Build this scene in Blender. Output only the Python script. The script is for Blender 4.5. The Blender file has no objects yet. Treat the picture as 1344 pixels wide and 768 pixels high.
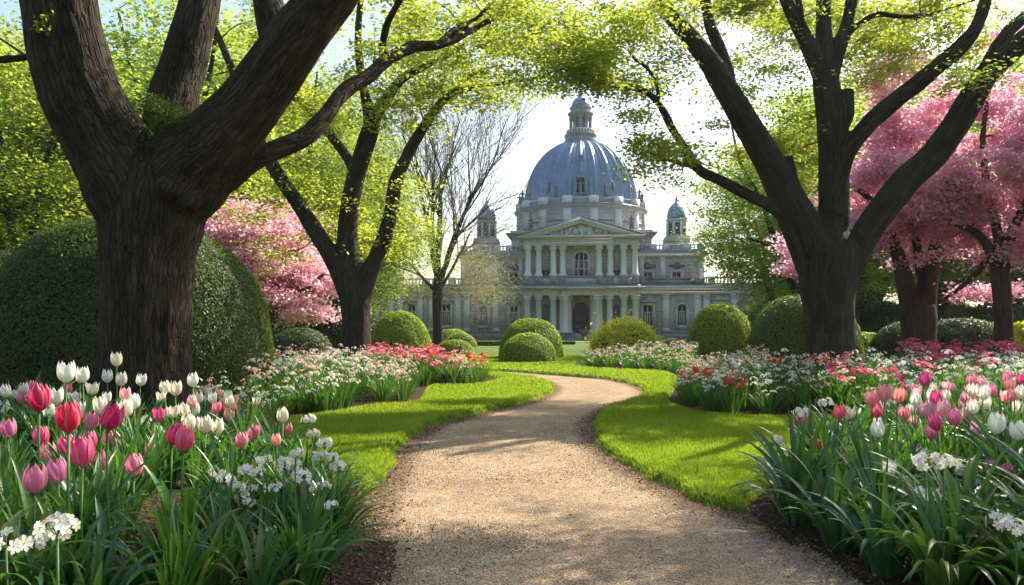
import bpy, math, random
import numpy as np
from mathutils import Vector, Matrix
R = math.radians
SC = bpy.context.scene
COL = SC.collection

# ------------------------------------------------------------------ camera, sky, sun, exposure
EYE, F, CX, HY = 1.25, 1050.0, 672.0, 430.0      # eye height, focal length in photo pixels, principal column, horizon row
cam = bpy.data.objects.new('camera', bpy.data.cameras.new('camera'))
COL.objects.link(cam)
cam.location = (0, 0, EYE); cam.rotation_euler = (R(90), 0, 0)
cam.data.sensor_width = 36; cam.data.lens = F * 36 / 1344; cam.data.shift_y = (HY - 384) / 1344
cam.data.clip_start = .05; cam.data.clip_end = 2000
SC.camera = cam
SUN_EL, SUN_AZ = R(41), R(47)                     # azimuth measured from the view direction towards the right
w = bpy.data.worlds.new('World'); SC.world = w; w.use_nodes = True
nt = w.node_tree; bg = nt.nodes['Background']
sky = nt.nodes.new('ShaderNodeTexSky'); sky.sky_type = 'NISHITA'; sky.sun_disc = False
sky.sun_elevation = SUN_EL; sky.sun_rotation = SUN_AZ
sky.air_density = 1.3; sky.dust_density = 2.6; sky.ozone_density = 1.5; sky.altitude = 50
nt.links.new(sky.outputs[0], bg.inputs[0]); bg.inputs[1].default_value = .122
sl = bpy.data.lights.new('sun', 'SUN'); sl.energy = 5.0; sl.angle = R(.55); sl.color = (1, .90, .74)
sun = bpy.data.objects.new('sun', sl); COL.objects.link(sun)
SUNDIR = Vector((math.sin(SUN_AZ) * math.cos(SUN_EL), math.cos(SUN_AZ) * math.cos(SUN_EL), math.sin(SUN_EL)))
sun.rotation_euler = SUNDIR.to_track_quat('Z', 'Y').to_euler(); sun.location = (20, 20, 30)
SC.view_settings.view_transform = 'Standard'; SC.view_settings.look = 'None'
SC.view_settings.gamma = 1; SC.view_settings.use_curve_mapping = False
SC.view_settings.exposure = 1.12
SC.render.engine = 'CYCLES'
cy = SC.cycles
cy.max_bounces = 7; cy.diffuse_bounces = 4; cy.glossy_bounces = 2; cy.transmission_bounces = 5; cy.transparent_max_bounces = 8
cy.volume_bounces = 1; cy.caustics_reflective = False; cy.caustics_refractive = False
cy.use_adaptive_sampling = True; cy.adaptive_threshold = .015; cy.sample_clamp_indirect = 8
cy.use_denoising = True
try: cy.denoiser = 'OPENIMAGEDENOISE'; cy.denoising_prefilter = 'ACCURATE'
except Exception: pass

def W(px, py, Y):            # where photo pixel (px, py) sits at distance Y
    return np.array(((px - CX) / F * Y, Y, EYE + (HY - py) / F * Y))
def G(px, py):               # ground point under a photo pixel
    Y = F * EYE / (py - HY); return np.array(((px - CX) / F * Y, Y))

# ------------------------------------------------------------------ object helpers
def tag(o, label=None, cat=None, group=None, kind=None):
    if label: o['label'] = label
    if cat: o['category'] = cat
    if group: o['group'] = group
    if kind: o['kind'] = kind
    return o
def empty(name, loc=(0, 0, 0), rz=0, parent=None):
    o = bpy.data.objects.new(name, None); COL.objects.link(o); o.empty_display_size = .2
    o.location = [float(v) for v in loc]; o.rotation_euler = (0, 0, rz)
    if parent: o.parent = parent
    return o
def link(name, me, parent=None, loc=(0, 0, 0)):
    o = bpy.data.objects.new(name, me); COL.objects.link(o); o.location = [float(v) for v in loc]
    if parent: o.parent = parent
    return o
def mesh(name, V, Fs, mats, smooth=False, mi=None, attr=None):
    """V (n,3); Fs list of (m,k) int arrays; mats list; mi list of material index per face array"""
    me = bpy.data.meshes.new(name)
    V = np.asarray(V, np.float32)
    Fs = [np.asarray(f, np.int32) for f in Fs]
    keep = [i for i, f in enumerate(Fs) if len(f)]
    if mi is not None: mi = [mi[i] for i in keep]
    Fs = [Fs[i] for i in keep]
    me.vertices.add(len(V)); me.vertices.foreach_set('co', V.ravel())
    nl = sum(f.size for f in Fs); npf = sum(len(f) for f in Fs)
    me.loops.add(nl); me.polygons.add(npf)
    me.loops.foreach_set('vertex_index', np.concatenate([f.ravel() for f in Fs]))
    tot = np.concatenate([np.full(len(f), f.shape[1], np.int32) for f in Fs])
    me.polygons.foreach_set('loop_start', np.concatenate(([0], np.cumsum(tot)[:-1])).astype(np.int32))
    try: me.polygons.foreach_set('loop_total', tot)
    except Exception: pass
    if smooth: me.polygons.foreach_set('use_smooth', np.ones(npf, bool))
    for m in (mats if isinstance(mats, (list, tuple)) else [mats]): me.materials.append(m)
    if mi is not None:
        idx = np.concatenate([np.full(len(f), i, np.int32) if np.isscalar(i) else np.asarray(i, np.int32) for f, i in zip(Fs, mi)])
        me.polygons.foreach_set('material_index', idx)
    if attr is not None:
        for k, a in attr.items():
            at = me.attributes.new(k, 'FLOAT_VECTOR', 'POINT'); at.data.foreach_set('vector', np.asarray(a, np.float32).ravel())
    me.update(calc_edges=True)
    return me

class MB:                    # collects shapes into one mesh
    def __init__(s): s.v = []; s.f = {}; s.n = 0
    def add(s, V, Fs):
        V = np.asarray(V, float).reshape(-1, 3); 
        for f in Fs:
            s.f.setdefault(len(f), []).append([i + s.n for i in f])
        s.v.append(V); s.n += len(V); return s
    def arr(s, V, Fa):
        s.v.append(np.asarray(V, float)); 
        for Fq in Fa: s.f.setdefault(Fq.shape[1], []).extend((Fq + s.n).tolist())
        s.n += len(V); return s
    def box(s, x0, x1, y0, y1, z0, z1, b=0):
        if b <= 0:
            V = [(x, y, z) for z in (z0, z1) for x, y in ((x0, y0), (x1, y0), (x1, y1), (x0, y1))]
            return s.add(V, [(3, 2, 1, 0), (4, 5, 6, 7), (0, 1, 5, 4), (1, 2, 6, 5), (2, 3, 7, 6), (3, 0, 4, 7)])
        V = []; 
        for z, i in ((z0, b), (z0 + b, 0), (z1 - b, 0), (z1, b)):
            V += [(x0 + i, y0 + i, z), (x1 - i, y0 + i, z), (x1 - i, y1 - i, z), (x0 + i, y1 - i, z)]
        Fc = [(3, 2, 1, 0), (12, 13, 14, 15)]
        for l in range(3):
            for k in range(4): Fc.append((l*4+k, l*4+(k+1) % 4, l*4+4+(k+1) % 4, l*4+4+k))
        return s.add(V, Fc)
    def lathe(s, prof, cx=0, cy=0, n=24, cap=True, a0=0):
        V = []; m = len(prof)
        for r, z in prof:
            for k in range(n):
                a = a0 + 2 * math.pi * k / n; V.append((cx + r * math.cos(a), cy + r * math.sin(a), z))
        Fc = [(l*n+k, l*n+(k+1) % n, (l+1)*n+(k+1) % n, (l+1)*n+k) for l in range(m-1) for k in range(n)]
        if cap: Fc += [tuple(range(n-1, -1, -1)), tuple(range((m-1)*n, m*n))]
        return s.add(V, Fc)
    def prism(s, poly, y0, y1):      # polygon in xz, extruded along y
        n = len(poly); V = [(x, y0, z) for x, z in poly] + [(x, y1, z) for x, z in poly]
        return s.add(V, [tuple(range(n)), tuple(range(2*n-1, n-1, -1))] + [((k+1) % n, k, n+k, n+(k+1) % n) for k in range(n)])
    def tube(s, pts, rad, n=8, cap=True):
        V, Fa = tube(pts, rad, n); s.arr(V, [Fa])
        if cap:
            b = s.n - len(V); s.f.setdefault(n, []).extend([list(range(b+n-1, b-1, -1)), list(range(s.n-n, s.n))])
        return s
    def build(s, name, mat, parent=None, smooth=False, loc=(0, 0, 0)):
        return link(name, s.me(name, mat, smooth), parent, loc)
    def me(s, name, mat, smooth=False):
        ks = sorted(s.f); return mesh(name, np.vstack(s.v), [np.array(s.f[k]) for k in ks], mat, smooth)

def frames(P):
    P = np.asarray(P, float); T = np.gradient(P, axis=0); T /= np.linalg.norm(T, axis=1)[:, None] + 1e-9
    a = np.array((0, 0, 1.)) if abs(T[0][2]) < .9 else np.array((1., 0, 0))
    U = np.zeros_like(P); u = np.cross(a, T[0]); u /= np.linalg.norm(u)
    for i, t in enumerate(T):
        u = u - t * np.dot(u, t); u /= np.linalg.norm(u) + 1e-9; U[i] = u
    return T, U, np.cross(T, U)
def tube(P, rad, n=8):
    P = np.asarray(P, float); rad = np.broadcast_to(np.asarray(rad, float), (len(P),))
    T, U, B = frames(P); a = np.arange(n) * 2 * np.pi / n
    V = P[:, None] + rad[:, None, None] * (np.cos(a)[None, :, None] * U[:, None] + np.sin(a)[None, :, None] * B[:, None])
    i = np.arange(len(P) - 1)[:, None] * n; k = np.arange(n)[None]; k2 = (k + 1) % n
    Fa = np.stack([i + k, i + k2, i + n + k2, i + n + k], -1).reshape(-1, 4)
    return V.reshape(-1, 3), Fa
def crom(P, n=6):             # Catmull-Rom through rows of P
    P = np.asarray(P, float); Q = np.vstack([2*P[0]-P[1], P, 2*P[-1]-P[-2]]); out = []
    for i in range(1, len(Q) - 2):
        for t in np.linspace(0, 1, n, endpoint=False):
            p0, p1, p2, p3 = Q[i-1:i+3]
            out.append(.5*((2*p1)+(p2-p0)*t+(2*p0-5*p1+4*p2-p3)*t*t+(3*p1-p0-3*p2+p3)*t**3))
    out.append(P[-1]); return np.array(out)

def _h(ix, iy, iz, s):
    h = (ix * 374761393 + iy * 668265263 + iz * 2147483647 + s * 974711) & 0xffffffff
    h = ((h ^ (h >> 13)) * 1274126177) & 0xffffffff
    return ((h ^ (h >> 16)) & 0xffff) / 65535.0
def vnoise(P, f=1.0, seed=0):
    P = np.asarray(P, float) * f + 1000.0; i = np.floor(P).astype(np.int64); t = P - i; t = t * t * (3 - 2 * t); o = 0
    for dx in (0, 1):
        for dy in (0, 1):
            for dz in (0, 1):
                wgt = (t[:, 0] if dx else 1 - t[:, 0]) * (t[:, 1] if dy else 1 - t[:, 1]) * (t[:, 2] if dz else 1 - t[:, 2])
                o = o + wgt * _h(i[:, 0] + dx, i[:, 1] + dy, i[:, 2] + dz, seed)
    return o
def fbm(P, f=1.0, seed=0, o=3): return sum(vnoise(P, f * 2**k, seed + k) / 2**k for k in range(o)) / sum(1 / 2**k for k in range(o))

def rots(N, rng, tilt=None, nrm=None):
    """N rotation matrices: random spin about a normal that is tilted from +Z by up to `tilt` (or follows nrm)"""
    if nrm is None:
        th = np.abs(rng.normal(0, tilt, N)); ph = rng.uniform(0, 2*np.pi, N)
        nrm = np.stack([np.sin(th)*np.cos(ph), np.sin(th)*np.sin(ph), np.cos(th)], 1)
    a = rng.normal(size=(N, 3)); x = np.cross(a, nrm); x /= np.linalg.norm(x, axis=1)[:, None] + 1e-9
    y = np.cross(nrm, x); return np.stack([x, y, nrm], 2)
def scatter(tv, tf, pos, Rm, s):
    tv = np.asarray(tv, float); N = len(pos); k = len(tv)
    V = np.einsum('nij,kj->nki', Rm, tv) * np.asarray(s)[:, None, None] + pos[:, None]
    Fa = (np.asarray(tf)[None] + (np.arange(N) * k)[:, None, None]).reshape(-1, len(tf[0]))
    return V.reshape(-1, 3), Fa
LEAF = ([(0, 0, 0), (.33, .45, .06), (0, 1, -.04), (-.33, .45, .06)], [(0, 1, 2, 3)])
PETAL = ([(0, 0, 0), (.42, .55, .08), (0, 1, .12), (-.42, .55, .08)], [(0, 1, 2, 3)])

# ------------------------------------------------------------------ materials
class NT:
    def __init__(s, name):
        s.m = bpy.data.materials.new(name); s.m.use_nodes = True; s.t = s.m.node_tree
        s.b = s.t.nodes['Principled BSDF']; s.out = s.t.nodes['Material Output']
    def n(s, ty, **k):
        o = s.t.nodes.new('ShaderNode' + ty)
        for a, v in k.items(): setattr(o, a, v)
        return o
    def set(s, node, **k):
        for a, v in k.items(): node.inputs[a.replace('_', ' ')].default_value = v
        return node
    def l(s, a, b): s.t.links.new(a, b)
    def coord(s, kind='Object', scale=(1, 1, 1), attr=None):
        if attr: c = s.n('Attribute', attribute_name=attr).outputs['Vector']
        elif kind == 'World': c = s.n('NewGeometry').outputs['Position']
        else: c = s.n('TexCoord').outputs[kind]
        mp = s.n('Mapping'); s.l(c, mp.inputs[0]); mp.inputs['Scale'].default_value = scale; return mp.outputs[0]
    def noise(s, c, sc=5, det=4, rough=.6, dist=0):
        o = s.n('TexNoise'); s.l(c, o.inputs['Vector']); s.set(o, Scale=sc, Detail=det, Roughness=rough, Distortion=dist); return o.outputs[0]
    def ramp(s, f, stops):
        o = s.n('ValToRGB'); e = o.color_ramp.elements
        while len(e) < len(stops): e.new(.5)
        for k, (p, c) in enumerate(stops): e[k].position = p; e[k].color = (*c, 1) if len(c) == 3 else c
        s.l(f, o.inputs[0]); return o.outputs[0]
    def mix(s, f, a, b, mode='MIX'):
        o = s.n('MixRGB', blend_type=mode)
        for k, v in zip((0, 1, 2), (f, a, b)):
            if hasattr(v, 'default_value'): s.l(v, o.inputs[k])
            else: o.inputs[k].default_value = v if k == 0 else (*v, 1)
        return o.outputs[0]
    def math(s, op, a, b=0.0):
        o = s.n('Math', operation=op)
        for k, v in enumerate((a, b)):
            if hasattr(v, 'default_value'): s.l(v, o.inputs[k])
            else: o.inputs[k].default_value = v
        return o.outputs[0]
    def bump(s, hgt, strength=.5, dist=.02, prev=None):
        o = s.n('Bump'); s.l(hgt, o.inputs['Height']); s.set(o, Strength=strength, Distance=dist)
        if prev: s.l(prev, o.inputs['Normal'])
        s.l(o.outputs[0], s.b.inputs['Normal']); return o.outputs[0]
    def col(s, c, rough=.6, spec=.4):
        if hasattr(c, 'default_value'): s.l(c, s.b.inputs['Base Color'])
        else: s.b.inputs['Base Color'].default_value = (*c, 1)
        s.b.inputs['Roughness'].default_value = rough; s.b.inputs['Specular IOR Level'].default_value = spec
        return s

def leaf_mat(name, cols, trans, fac=.5, rough=.5, nscale=.6, spec=.35, objrand=0):
    t = NT(name); r = t.n('NewGeometry').outputs['Random Per Island']
    nz = t.noise(t.coord('World'), nscale, 3)
    f = t.math('ADD', t.math('MULTIPLY', r, .55), t.math('MULTIPLY', nz, .5))
    if objrand: f = t.math('ADD', t.math('MULTIPLY', f, 1 - objrand), t.math('MULTIPLY', t.n('ObjectInfo').outputs['Random'], objrand))
    k = len(cols); c = t.ramp(f, [(.15 + .7 * i / max(k-1, 1), x) for i, x in enumerate(cols)])
    t.col(c, rough, spec)
    tr = t.n('BsdfTranslucent'); k = len(trans)
    t.l(t.ramp(f, [(.15 + .7 * i / max(k-1, 1), x) for i, x in enumerate(trans)]), tr.inputs[0])
    mx = t.n('MixShader'); mx.inputs[0].default_value = fac
    t.l(t.b.outputs[0], mx.inputs[1]); t.l(tr.outputs[0], mx.inputs[2]); t.l(mx.outputs[0], t.out.inputs[0])
    return t.m

def plain(name, c, rough=.6, spec=.4, metal=0, nscale=0, var=.15):
    t = NT(name); t.b.inputs['Metallic'].default_value = metal
    if nscale:
        nz = t.noise(t.coord('World'), nscale, 4)
        t.col(t.ramp(nz, [(.3, tuple(x*(1-var) for x in c)), (.7, tuple(x*(1+var) for x in c))]), rough, spec)
    else: t.col(c, rough, spec)
    return t.m

def bark_mat(name, dark, mid, light, moss=0, scale=1.0, strength=1.0):
    t = NT(name); c = t.coord(attr='bark', scale=(scale, scale, scale))
    n1 = t.noise(c, 9, 6, .65, .3); n2 = t.noise(c, 26, 5, .7)
    v = t.n('TexVoronoi', feature='DISTANCE_TO_EDGE'); 
    wv = t.mix(.12, c, (0, 0, 0)); 
    dn = t.n('TexNoise'); t.l(c, dn.inputs['Vector']); t.set(dn, Scale=6.0, Detail=3.0)
    ds = t.mix(.13, c, dn.outputs[1], 'ADD')
    t.l(ds, v.inputs['Vector']); v.inputs['Scale'].default_value = 24
    crack = t.ramp(v.outputs['Distance'], [(0, (0, 0, 0)), (.16, (1, 1, 1))])
    cc = t.ramp(n1, [(.3, dark), (.5, mid), (.72, light)])
    big = t.noise(t.coord('World'), 1.7, 4, .65); cc = t.mix(t.ramp(big, [(.42, (0, 0, 0)), (.68, (.55, .55, .55))]), cc, tuple(x * q for x, q in zip(light, (.95, 1.0, .85))))
    cc = t.mix(t.math('MULTIPLY', n2, .5), cc, t.mix(1.0, cc, crack, 'MULTIPLY'))
    if moss:
        g = t.n('NewGeometry').outputs['Normal']; sp = t.n('SeparateXYZ'); t.l(g, sp.inputs[0])
        mn = t.noise(t.coord('World'), 2.3, 5, .7)
        mk = t.math('MULTIPLY', t.math('ADD', sp.outputs[2], .25), mn)
        mk = t.ramp(mk, [(.30, (0, 0, 0)), (.5, (moss, moss, moss))])
        cc = t.mix(mk, cc, (.03, .05, .012))
    t.col(cc, .9, .2)
    hgt = t.math('ADD', t.math('MULTIPLY', crack, .7), t.math('ADD', n1, t.math('MULTIPLY', n2, .4)))
    t.bump(hgt, 1.0 * strength, .035)
    return t.m

def stone_mat(name, a, b, joint=0, grime=.35):
    t = NT(name); c = t.coord('Object'); n1 = t.noise(c, .6, 5, .65); n2 = t.noise(c, 6, 6, .7)
    stx = t.noise(t.coord('Object', (1.6, 1.6, .12)), 1.6, 5, .7)
    cc = t.ramp(n1, [(.3, a), (.7, b)])
    cc = t.mix(t.ramp(stx, [(.48, (0, 0, 0)), (.72, (grime, grime, grime))]), cc, tuple(x * .42 for x in a))
    cc = t.mix(.35, cc, t.ramp(n2, [(.3, (.3, .3, .3)), (.7, (.75, .75, .75))]), 'SOFT_LIGHT')
    hh = n2
    if joint:
        br = t.n('TexBrick'); sp = t.n('SeparateXYZ'); t.l(t.coord('Object'), sp.inputs[0]); cb = t.n('CombineXYZ')
        t.l(sp.outputs[0], cb.inputs[0]); t.l(sp.outputs[2], cb.inputs[1]); t.l(cb.outputs[0], br.inputs[0])
        br.inputs['Scale'].default_value = 1; br.inputs['Brick Width'].default_value = .9; br.inputs['Row Height'].default_value = .36
        br.inputs['Mortar Size'].default_value = .018; br.inputs['Color1'].default_value = (1, 1, 1, 1); br.inputs['Color2'].default_value = (.84, .84, .86, 1)
        br.inputs['Mortar'].default_value = (.45, .45, .45, 1); br.inputs['Bias'].default_value = -.2
        cc = t.mix(.85, cc, br.outputs[0], 'MULTIPLY'); hh = t.math('SUBTRACT', t.math('MULTIPLY', n2, .4), br.outputs[1])
    t.col(cc, .85, .25); t.bump(hh, .4, .03)
    return t.m

M = {}
M['bark_big'] = bark_mat('bark_big', (.014, .010, .006), (.036, .026, .016), (.082, .060, .038), moss=.8)
M['bark_grey'] = bark_mat('bark_grey', (.018, .015, .012), (.042, .034, .026), (.085, .07, .055), moss=.4)
M['bark_cherry'] = bark_mat('bark_cherry', (.035, .02, .016), (.07, .045, .036), (.12, .08, .065), moss=.3)
M['twig'] = plain('twig', (.055, .040, .026), .9, .1, nscale=3)
M['twig_pale'] = plain('twig_pale', (.26, .22, .17), .9, .1, nscale=3)
M['leaf_spring'] = leaf_mat('leaf_spring', [(.085, .135, .018), (.17, .225, .030), (.29, .32, .05)], [(.25, .36, .035), (.42, .50, .055), (.62, .62, .09)], .66)
M['leaf_mid'] = leaf_mat('leaf_mid', [(.06, .11, .018), (.11, .18, .025), (.18, .25, .04)], [(.28, .42, .045), (.42, .56, .07), (.56, .66, .11)], .64)
M['leaf_back'] = leaf_mat('leaf_back', [(.06, .10, .018), (.12, .17, .025), (.21, .25, .04)], [(.19, .30, .035), (.32, .42, .05), (.47, .53, .08)], .6)
M['leaf_wood'] = leaf_mat('leaf_wood', [(.035, .075, .018), (.06, .11, .022), (.10, .16, .03)], [(.14, .27, .03), (.22, .36, .04), (.34, .46, .05)], .55)
M['leaf_bud'] = leaf_mat('leaf_bud', [(.30, .25, .14), (.42, .36, .2), (.54, .47, .28)], [(.34, .30, .12), (.44, .40, .18), (.5, .5, .25)], .45)
M['blossom_pink'] = leaf_mat('blossom_pink', [(.58, .20, .29), (.72, .34, .43), (.81, .51, .58), (.86, .70, .74)], [(.78, .38, .45), (.86, .50, .56), (.9, .62, .68), (.92, .75, .78)], .5, nscale=1.2)
M['blossom_mauve'] = leaf_mat('blossom_mauve', [(.56, .23, .34), (.68, .29, .43), (.79, .47, .59), (.86, .68, .76)], [(.80, .36, .48), (.84, .42, .55), (.90, .58, .69), (.92, .76, .83)], .6, nscale=1.2)
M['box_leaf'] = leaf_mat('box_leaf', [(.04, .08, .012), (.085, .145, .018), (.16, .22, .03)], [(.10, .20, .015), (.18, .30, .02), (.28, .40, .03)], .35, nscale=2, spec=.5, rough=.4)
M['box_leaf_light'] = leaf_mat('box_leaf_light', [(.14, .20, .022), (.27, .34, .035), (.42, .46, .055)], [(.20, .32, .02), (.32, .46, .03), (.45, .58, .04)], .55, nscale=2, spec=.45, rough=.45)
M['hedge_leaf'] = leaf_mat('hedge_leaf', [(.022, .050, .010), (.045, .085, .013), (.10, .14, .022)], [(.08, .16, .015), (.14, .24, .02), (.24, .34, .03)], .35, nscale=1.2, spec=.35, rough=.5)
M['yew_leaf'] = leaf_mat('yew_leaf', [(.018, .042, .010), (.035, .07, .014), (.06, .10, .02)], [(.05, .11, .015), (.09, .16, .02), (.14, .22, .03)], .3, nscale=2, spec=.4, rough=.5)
M['gold_leaf'] = leaf_mat('gold_leaf', [(.34, .36, .02), (.50, .50, .03), (.68, .64, .05)], [(.55, .62, .03), (.72, .74, .05), (.9, .86, .08)], .5, nscale=2)
M['hedge_core'] = plain('hedge_core', (.022, .036, .009), .95, .1, nscale=6)
M['strap'] = leaf_mat('strap', [(.012, .060, .013), (.022, .095, .016), (.05, .145, .02), (.20, .19, .05)], [(.06, .20, .02), (.12, .30, .03), (.22, .42, .03)], .33, rough=.38, nscale=3, spec=.5, objrand=.2)
M['strap_blue'] = leaf_mat('strap_blue', [(.014, .066, .024), (.026, .10, .030), (.05, .14, .035), (.17, .18, .05)], [(.06, .18, .04), (.12, .28, .05), (.2, .38, .05)], .28, rough=.36, nscale=3, spec=.55, objrand=.2)
M['stem'] = leaf_mat('stem', [(.05, .12, .02), (.09, .19, .03)], [(.12, .28, .03), (.2, .4, .04)], .25, rough=.45)
M['moss'] = leaf_mat('moss', [(.02, .045, .006), (.045, .08, .01), (.08, .12, .015)], [(.08, .16, .01), (.12, .22, .02)], .3, nscale=5)
M['wfl'] = leaf_mat('white_petal', [(.70, .68, .58), (.80, .79, .72), (.84, .83, .80)], [(.7, .68, .5), (.8, .78, .66)], .35, rough=.6, nscale=6)
M['cream'] = leaf_mat('cream_petal', [(.70, .56, .42), (.80, .70, .58), (.84, .80, .72)], [(.8, .58, .42), (.85, .72, .6)], .35, rough=.6, nscale=6)
M['blush'] = leaf_mat('blush_petal', [(.62, .25, .20), (.75, .42, .36), (.82, .62, .55)], [(.8, .3, .22), (.85, .5, .4)], .35, rough=.6, nscale=4)
M['yellow'] = plain('flower_yellow', (.62, .36, .03), .7, nscale=30)
M['glass'] = plain('window_glass', (.02, .035, .065), .12, .7)
M['curtain'] = plain('curtain', (.45, .48, .52), .8)
M['stone'] = stone_mat('stone', (.45, .41, .37), (.55, .505, .46), joint=1)
M['stone_trim'] = stone_mat('stone_trim', (.56, .545, .51), (.66, .64, .60), grime=.5)
M['stone_col'] = stone_mat('stone_column', (.66, .63, .615), (.76, .73, .715), grime=.25)
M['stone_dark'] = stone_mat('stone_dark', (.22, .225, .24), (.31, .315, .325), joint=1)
M['statue'] = stone_mat('statue_stone', (.10, .11, .12), (.17, .18, .19))
M['ochre'] = stone_mat('ochre_wall', (.40, .28, .13), (.48, .35, .18))
M['door'] = plain('door_paint', (.010, .026, .075), .45, .5, nscale=3)
def lead_mat():
    t = NT('lead_roof'); c = t.coord('Object'); n1 = t.noise(c, 1.2, 5, .7); n2 = t.noise(t.coord('Object', (3, 3, .25)), 2.5, 5, .7)
    cc = t.ramp(n1, [(.3, (.10, .165, .26)), (.7, (.17, .25, .36))])
    cc = t.mix(t.ramp(n2, [(.5, (0, 0, 0)), (.75, (.6, .6, .6))]), cc, (.34, .43, .55))
    t.col(cc, .38, .6); t.b.inputs['Metallic'].default_value = .25; t.bump(n1, .25, .05); return t.m
M['lead'] = lead_mat()
def tulip_mat(name, base, mid, tip, trans, streak=.3):
    t = NT(name); c = t.n('TexCoord').outputs['Object']; sp = t.n('SeparateXYZ'); t.l(c, sp.inputs[0])
    hh = t.math('DIVIDE', sp.outputs[2], .1)
    nz = t.noise(t.coord('Object', (60, 60, 6)), 1.6, 4)
    f = t.math('ADD', hh, t.math('MULTIPLY', t.math('SUBTRACT', nz, .5), .5))
    cc = t.ramp(f, [(.02, base), (.3, mid), (.95, tip)])
    sv = t.n('SeparateXYZ'); t.l(t.n('Attribute', attribute_name='petal').outputs['Vector'], sv.inputs[0]); av = t.math('ABSOLUTE', sv.outputs[0])
    edge_ = t.math('ADD', av, t.math('MULTIPLY', t.math('SUBTRACT', nz, .5), .5))
    cc = t.mix(t.ramp(edge_, [(.55, (0, 0, 0)), (1.0, (.55, .55, .55))]), cc, tuple(min(.9, x * .55 + .40) for x in tip))
    cc = t.mix(t.ramp(av, [(0, (.4, .4, .4)), (.22, (0, 0, 0))]), cc, tuple(x * .62 for x in mid))
    rnd = t.n('ObjectInfo').outputs['Random']
    hs = t.n('HueSaturation'); t.l(cc, hs.inputs['Color']); t.l(t.math('ADD', t.math('MULTIPLY', rnd, .035), .4825), hs.inputs['Hue'])
    t.l(t.math('ADD', t.math('MULTIPLY', rnd, .3), .85), hs.inputs['Value'])
    t.col(hs.outputs[0], .42, .4); t.b.inputs['Sheen Weight'].default_value = .15
    t.bump(t.noise(t.coord('Object', (90, 90, 5)), 2, 3), streak, .002)
    tr = t.n('BsdfTranslucent'); t.l(t.mix(.5, hs.outputs[0], trans), tr.inputs[0])
    mx = t.n('MixShader'); mx.inputs[0].default_value = .38
    t.l(t.b.outputs[0], mx.inputs[1]); t.l(tr.outputs[0], mx.inputs[2]); t.l(mx.outputs[0], t.out.inputs[0]); return t.m
M['tu_crimson'] = tulip_mat('tulip_crimson', (.35, .02, .07), (.52, .010, .085), (.62, .02, .11), (.85, .02, .16))
M['tu_red'] = tulip_mat('tulip_coral', (.66, .16, .16), (.70, .08, .15), (.76, .17, .22), (.95, .18, .26))
M['tu_magenta'] = tulip_mat('tulip_magenta', (.58, .16, .28), (.62, .06, .22), (.68, .11, .28), (.85, .06, .3))
M['tu_pink'] = tulip_mat('tulip_pink', (.70, .32, .38), (.72, .19, .33), (.78, .30, .42), (.92, .2, .4))
M['tu_salmon'] = tulip_mat('tulip_salmon', (.76, .42, .36), (.78, .24, .28), (.84, .38, .38), (.95, .4, .4))
M['tu_pale'] = tulip_mat('tulip_pale_pink', (.80, .58, .50), (.76, .38, .45), (.80, .42, .50), (.95, .55, .6))
M['tu_white'] = tulip_mat('tulip_white', (.60, .66, .36), (.80, .79, .70), (.84, .83, .78), (.9, .86, .7))
M['tu_cream'] = tulip_mat('tulip_cream', (.66, .62, .34), (.80, .74, .58), (.84, .78, .66), (.92, .8, .58))
# ------------------------------------------------------------------ ground plan
def poly_sdf(P, poly):       # + outside, - inside
    P = np.asarray(P, float); A = np.asarray(poly, float); B = np.roll(A, -1, 0)
    d2 = np.full(len(P), 1e9); ins = np.zeros(len(P), bool)
    for a, b in zip(A, B):
        e = b - a; q = P - a; t = np.clip((q @ e) / (e @ e + 1e-12), 0, 1)
        r = q - t[:, None] * e; d2 = np.minimum(d2, (r * r).sum(1))
        c = ((a[1] > P[:, 1]) != (b[1] > P[:, 1])); 
        xx = a[0] + (P[:, 1] - a[1]) / ((b[1] - a[1]) if abs(b[1] - a[1]) > 1e-9 else 1e-9) * (b[0] - a[0])
        ins ^= c & (P[:, 0] < xx)
    d = np.sqrt(d2); return np.where(ins, -d, d)
def smooth_poly(pts, n=4): return crom(np.hstack([np.asarray(pts, float), np.zeros((len(pts), 1))]), n)[:, :2]
pl = [G(*p) for p in [(471, 765), (478, 725), (487, 680), (496, 649), (514, 618), (530, 587), (568, 561), (605, 550), (649, 539), (697, 528), (722, 518), (728, 510), (722, 503.5), (708, 499), (688, 495.5), (667, 492.8), (645, 491)]]
pr = [G(*p) for p in [(655, 487.6), (700, 490.5), (745, 493.8), (792, 498), (820, 503), (840, 509.5), (848, 516), (838, 523), (816, 531.5), (796, 539), (783, 549), (777, 560), (780, 578), (802, 600), (846, 627), (891, 649), (936, 667), (1000, 684), (1070, 715), (1136, 747)]]
PATH = np.vstack([smooth_poly([(-1.05, -4), (-1.0, 1.5)] + pl + [(-3, 21.6), (-9, 21.2)]), smooth_poly([(-9, 23), (-3, 23.3)] + pr + [(1.95, 2), (2.0, -4)])])
BEDL = smooth_poly([(-.60, -4), (-.62, 4.0), (-.74, 4.6), (-.86, 5.1), (-1.05, 5.8), (-1.5, 6.6), (-2.1, 7.5), (-2.75, 9.2), (-3.0, 10.3), tuple(G(403, 549)), tuple(G(445, 543)), tuple(G(480, 536)), tuple(G(540, 531)), tuple(G(552, 520)), tuple(G(562, 509)), tuple(G(605, 508.5)), tuple(G(640, 504)), (-.45, 19.3), (-1.4, 20.3), (-5, 20.6)], 3)
BEDL = np.vstack([BEDL, [(-15, 20.6), (-18, 12), (-16, -4)]])
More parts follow.
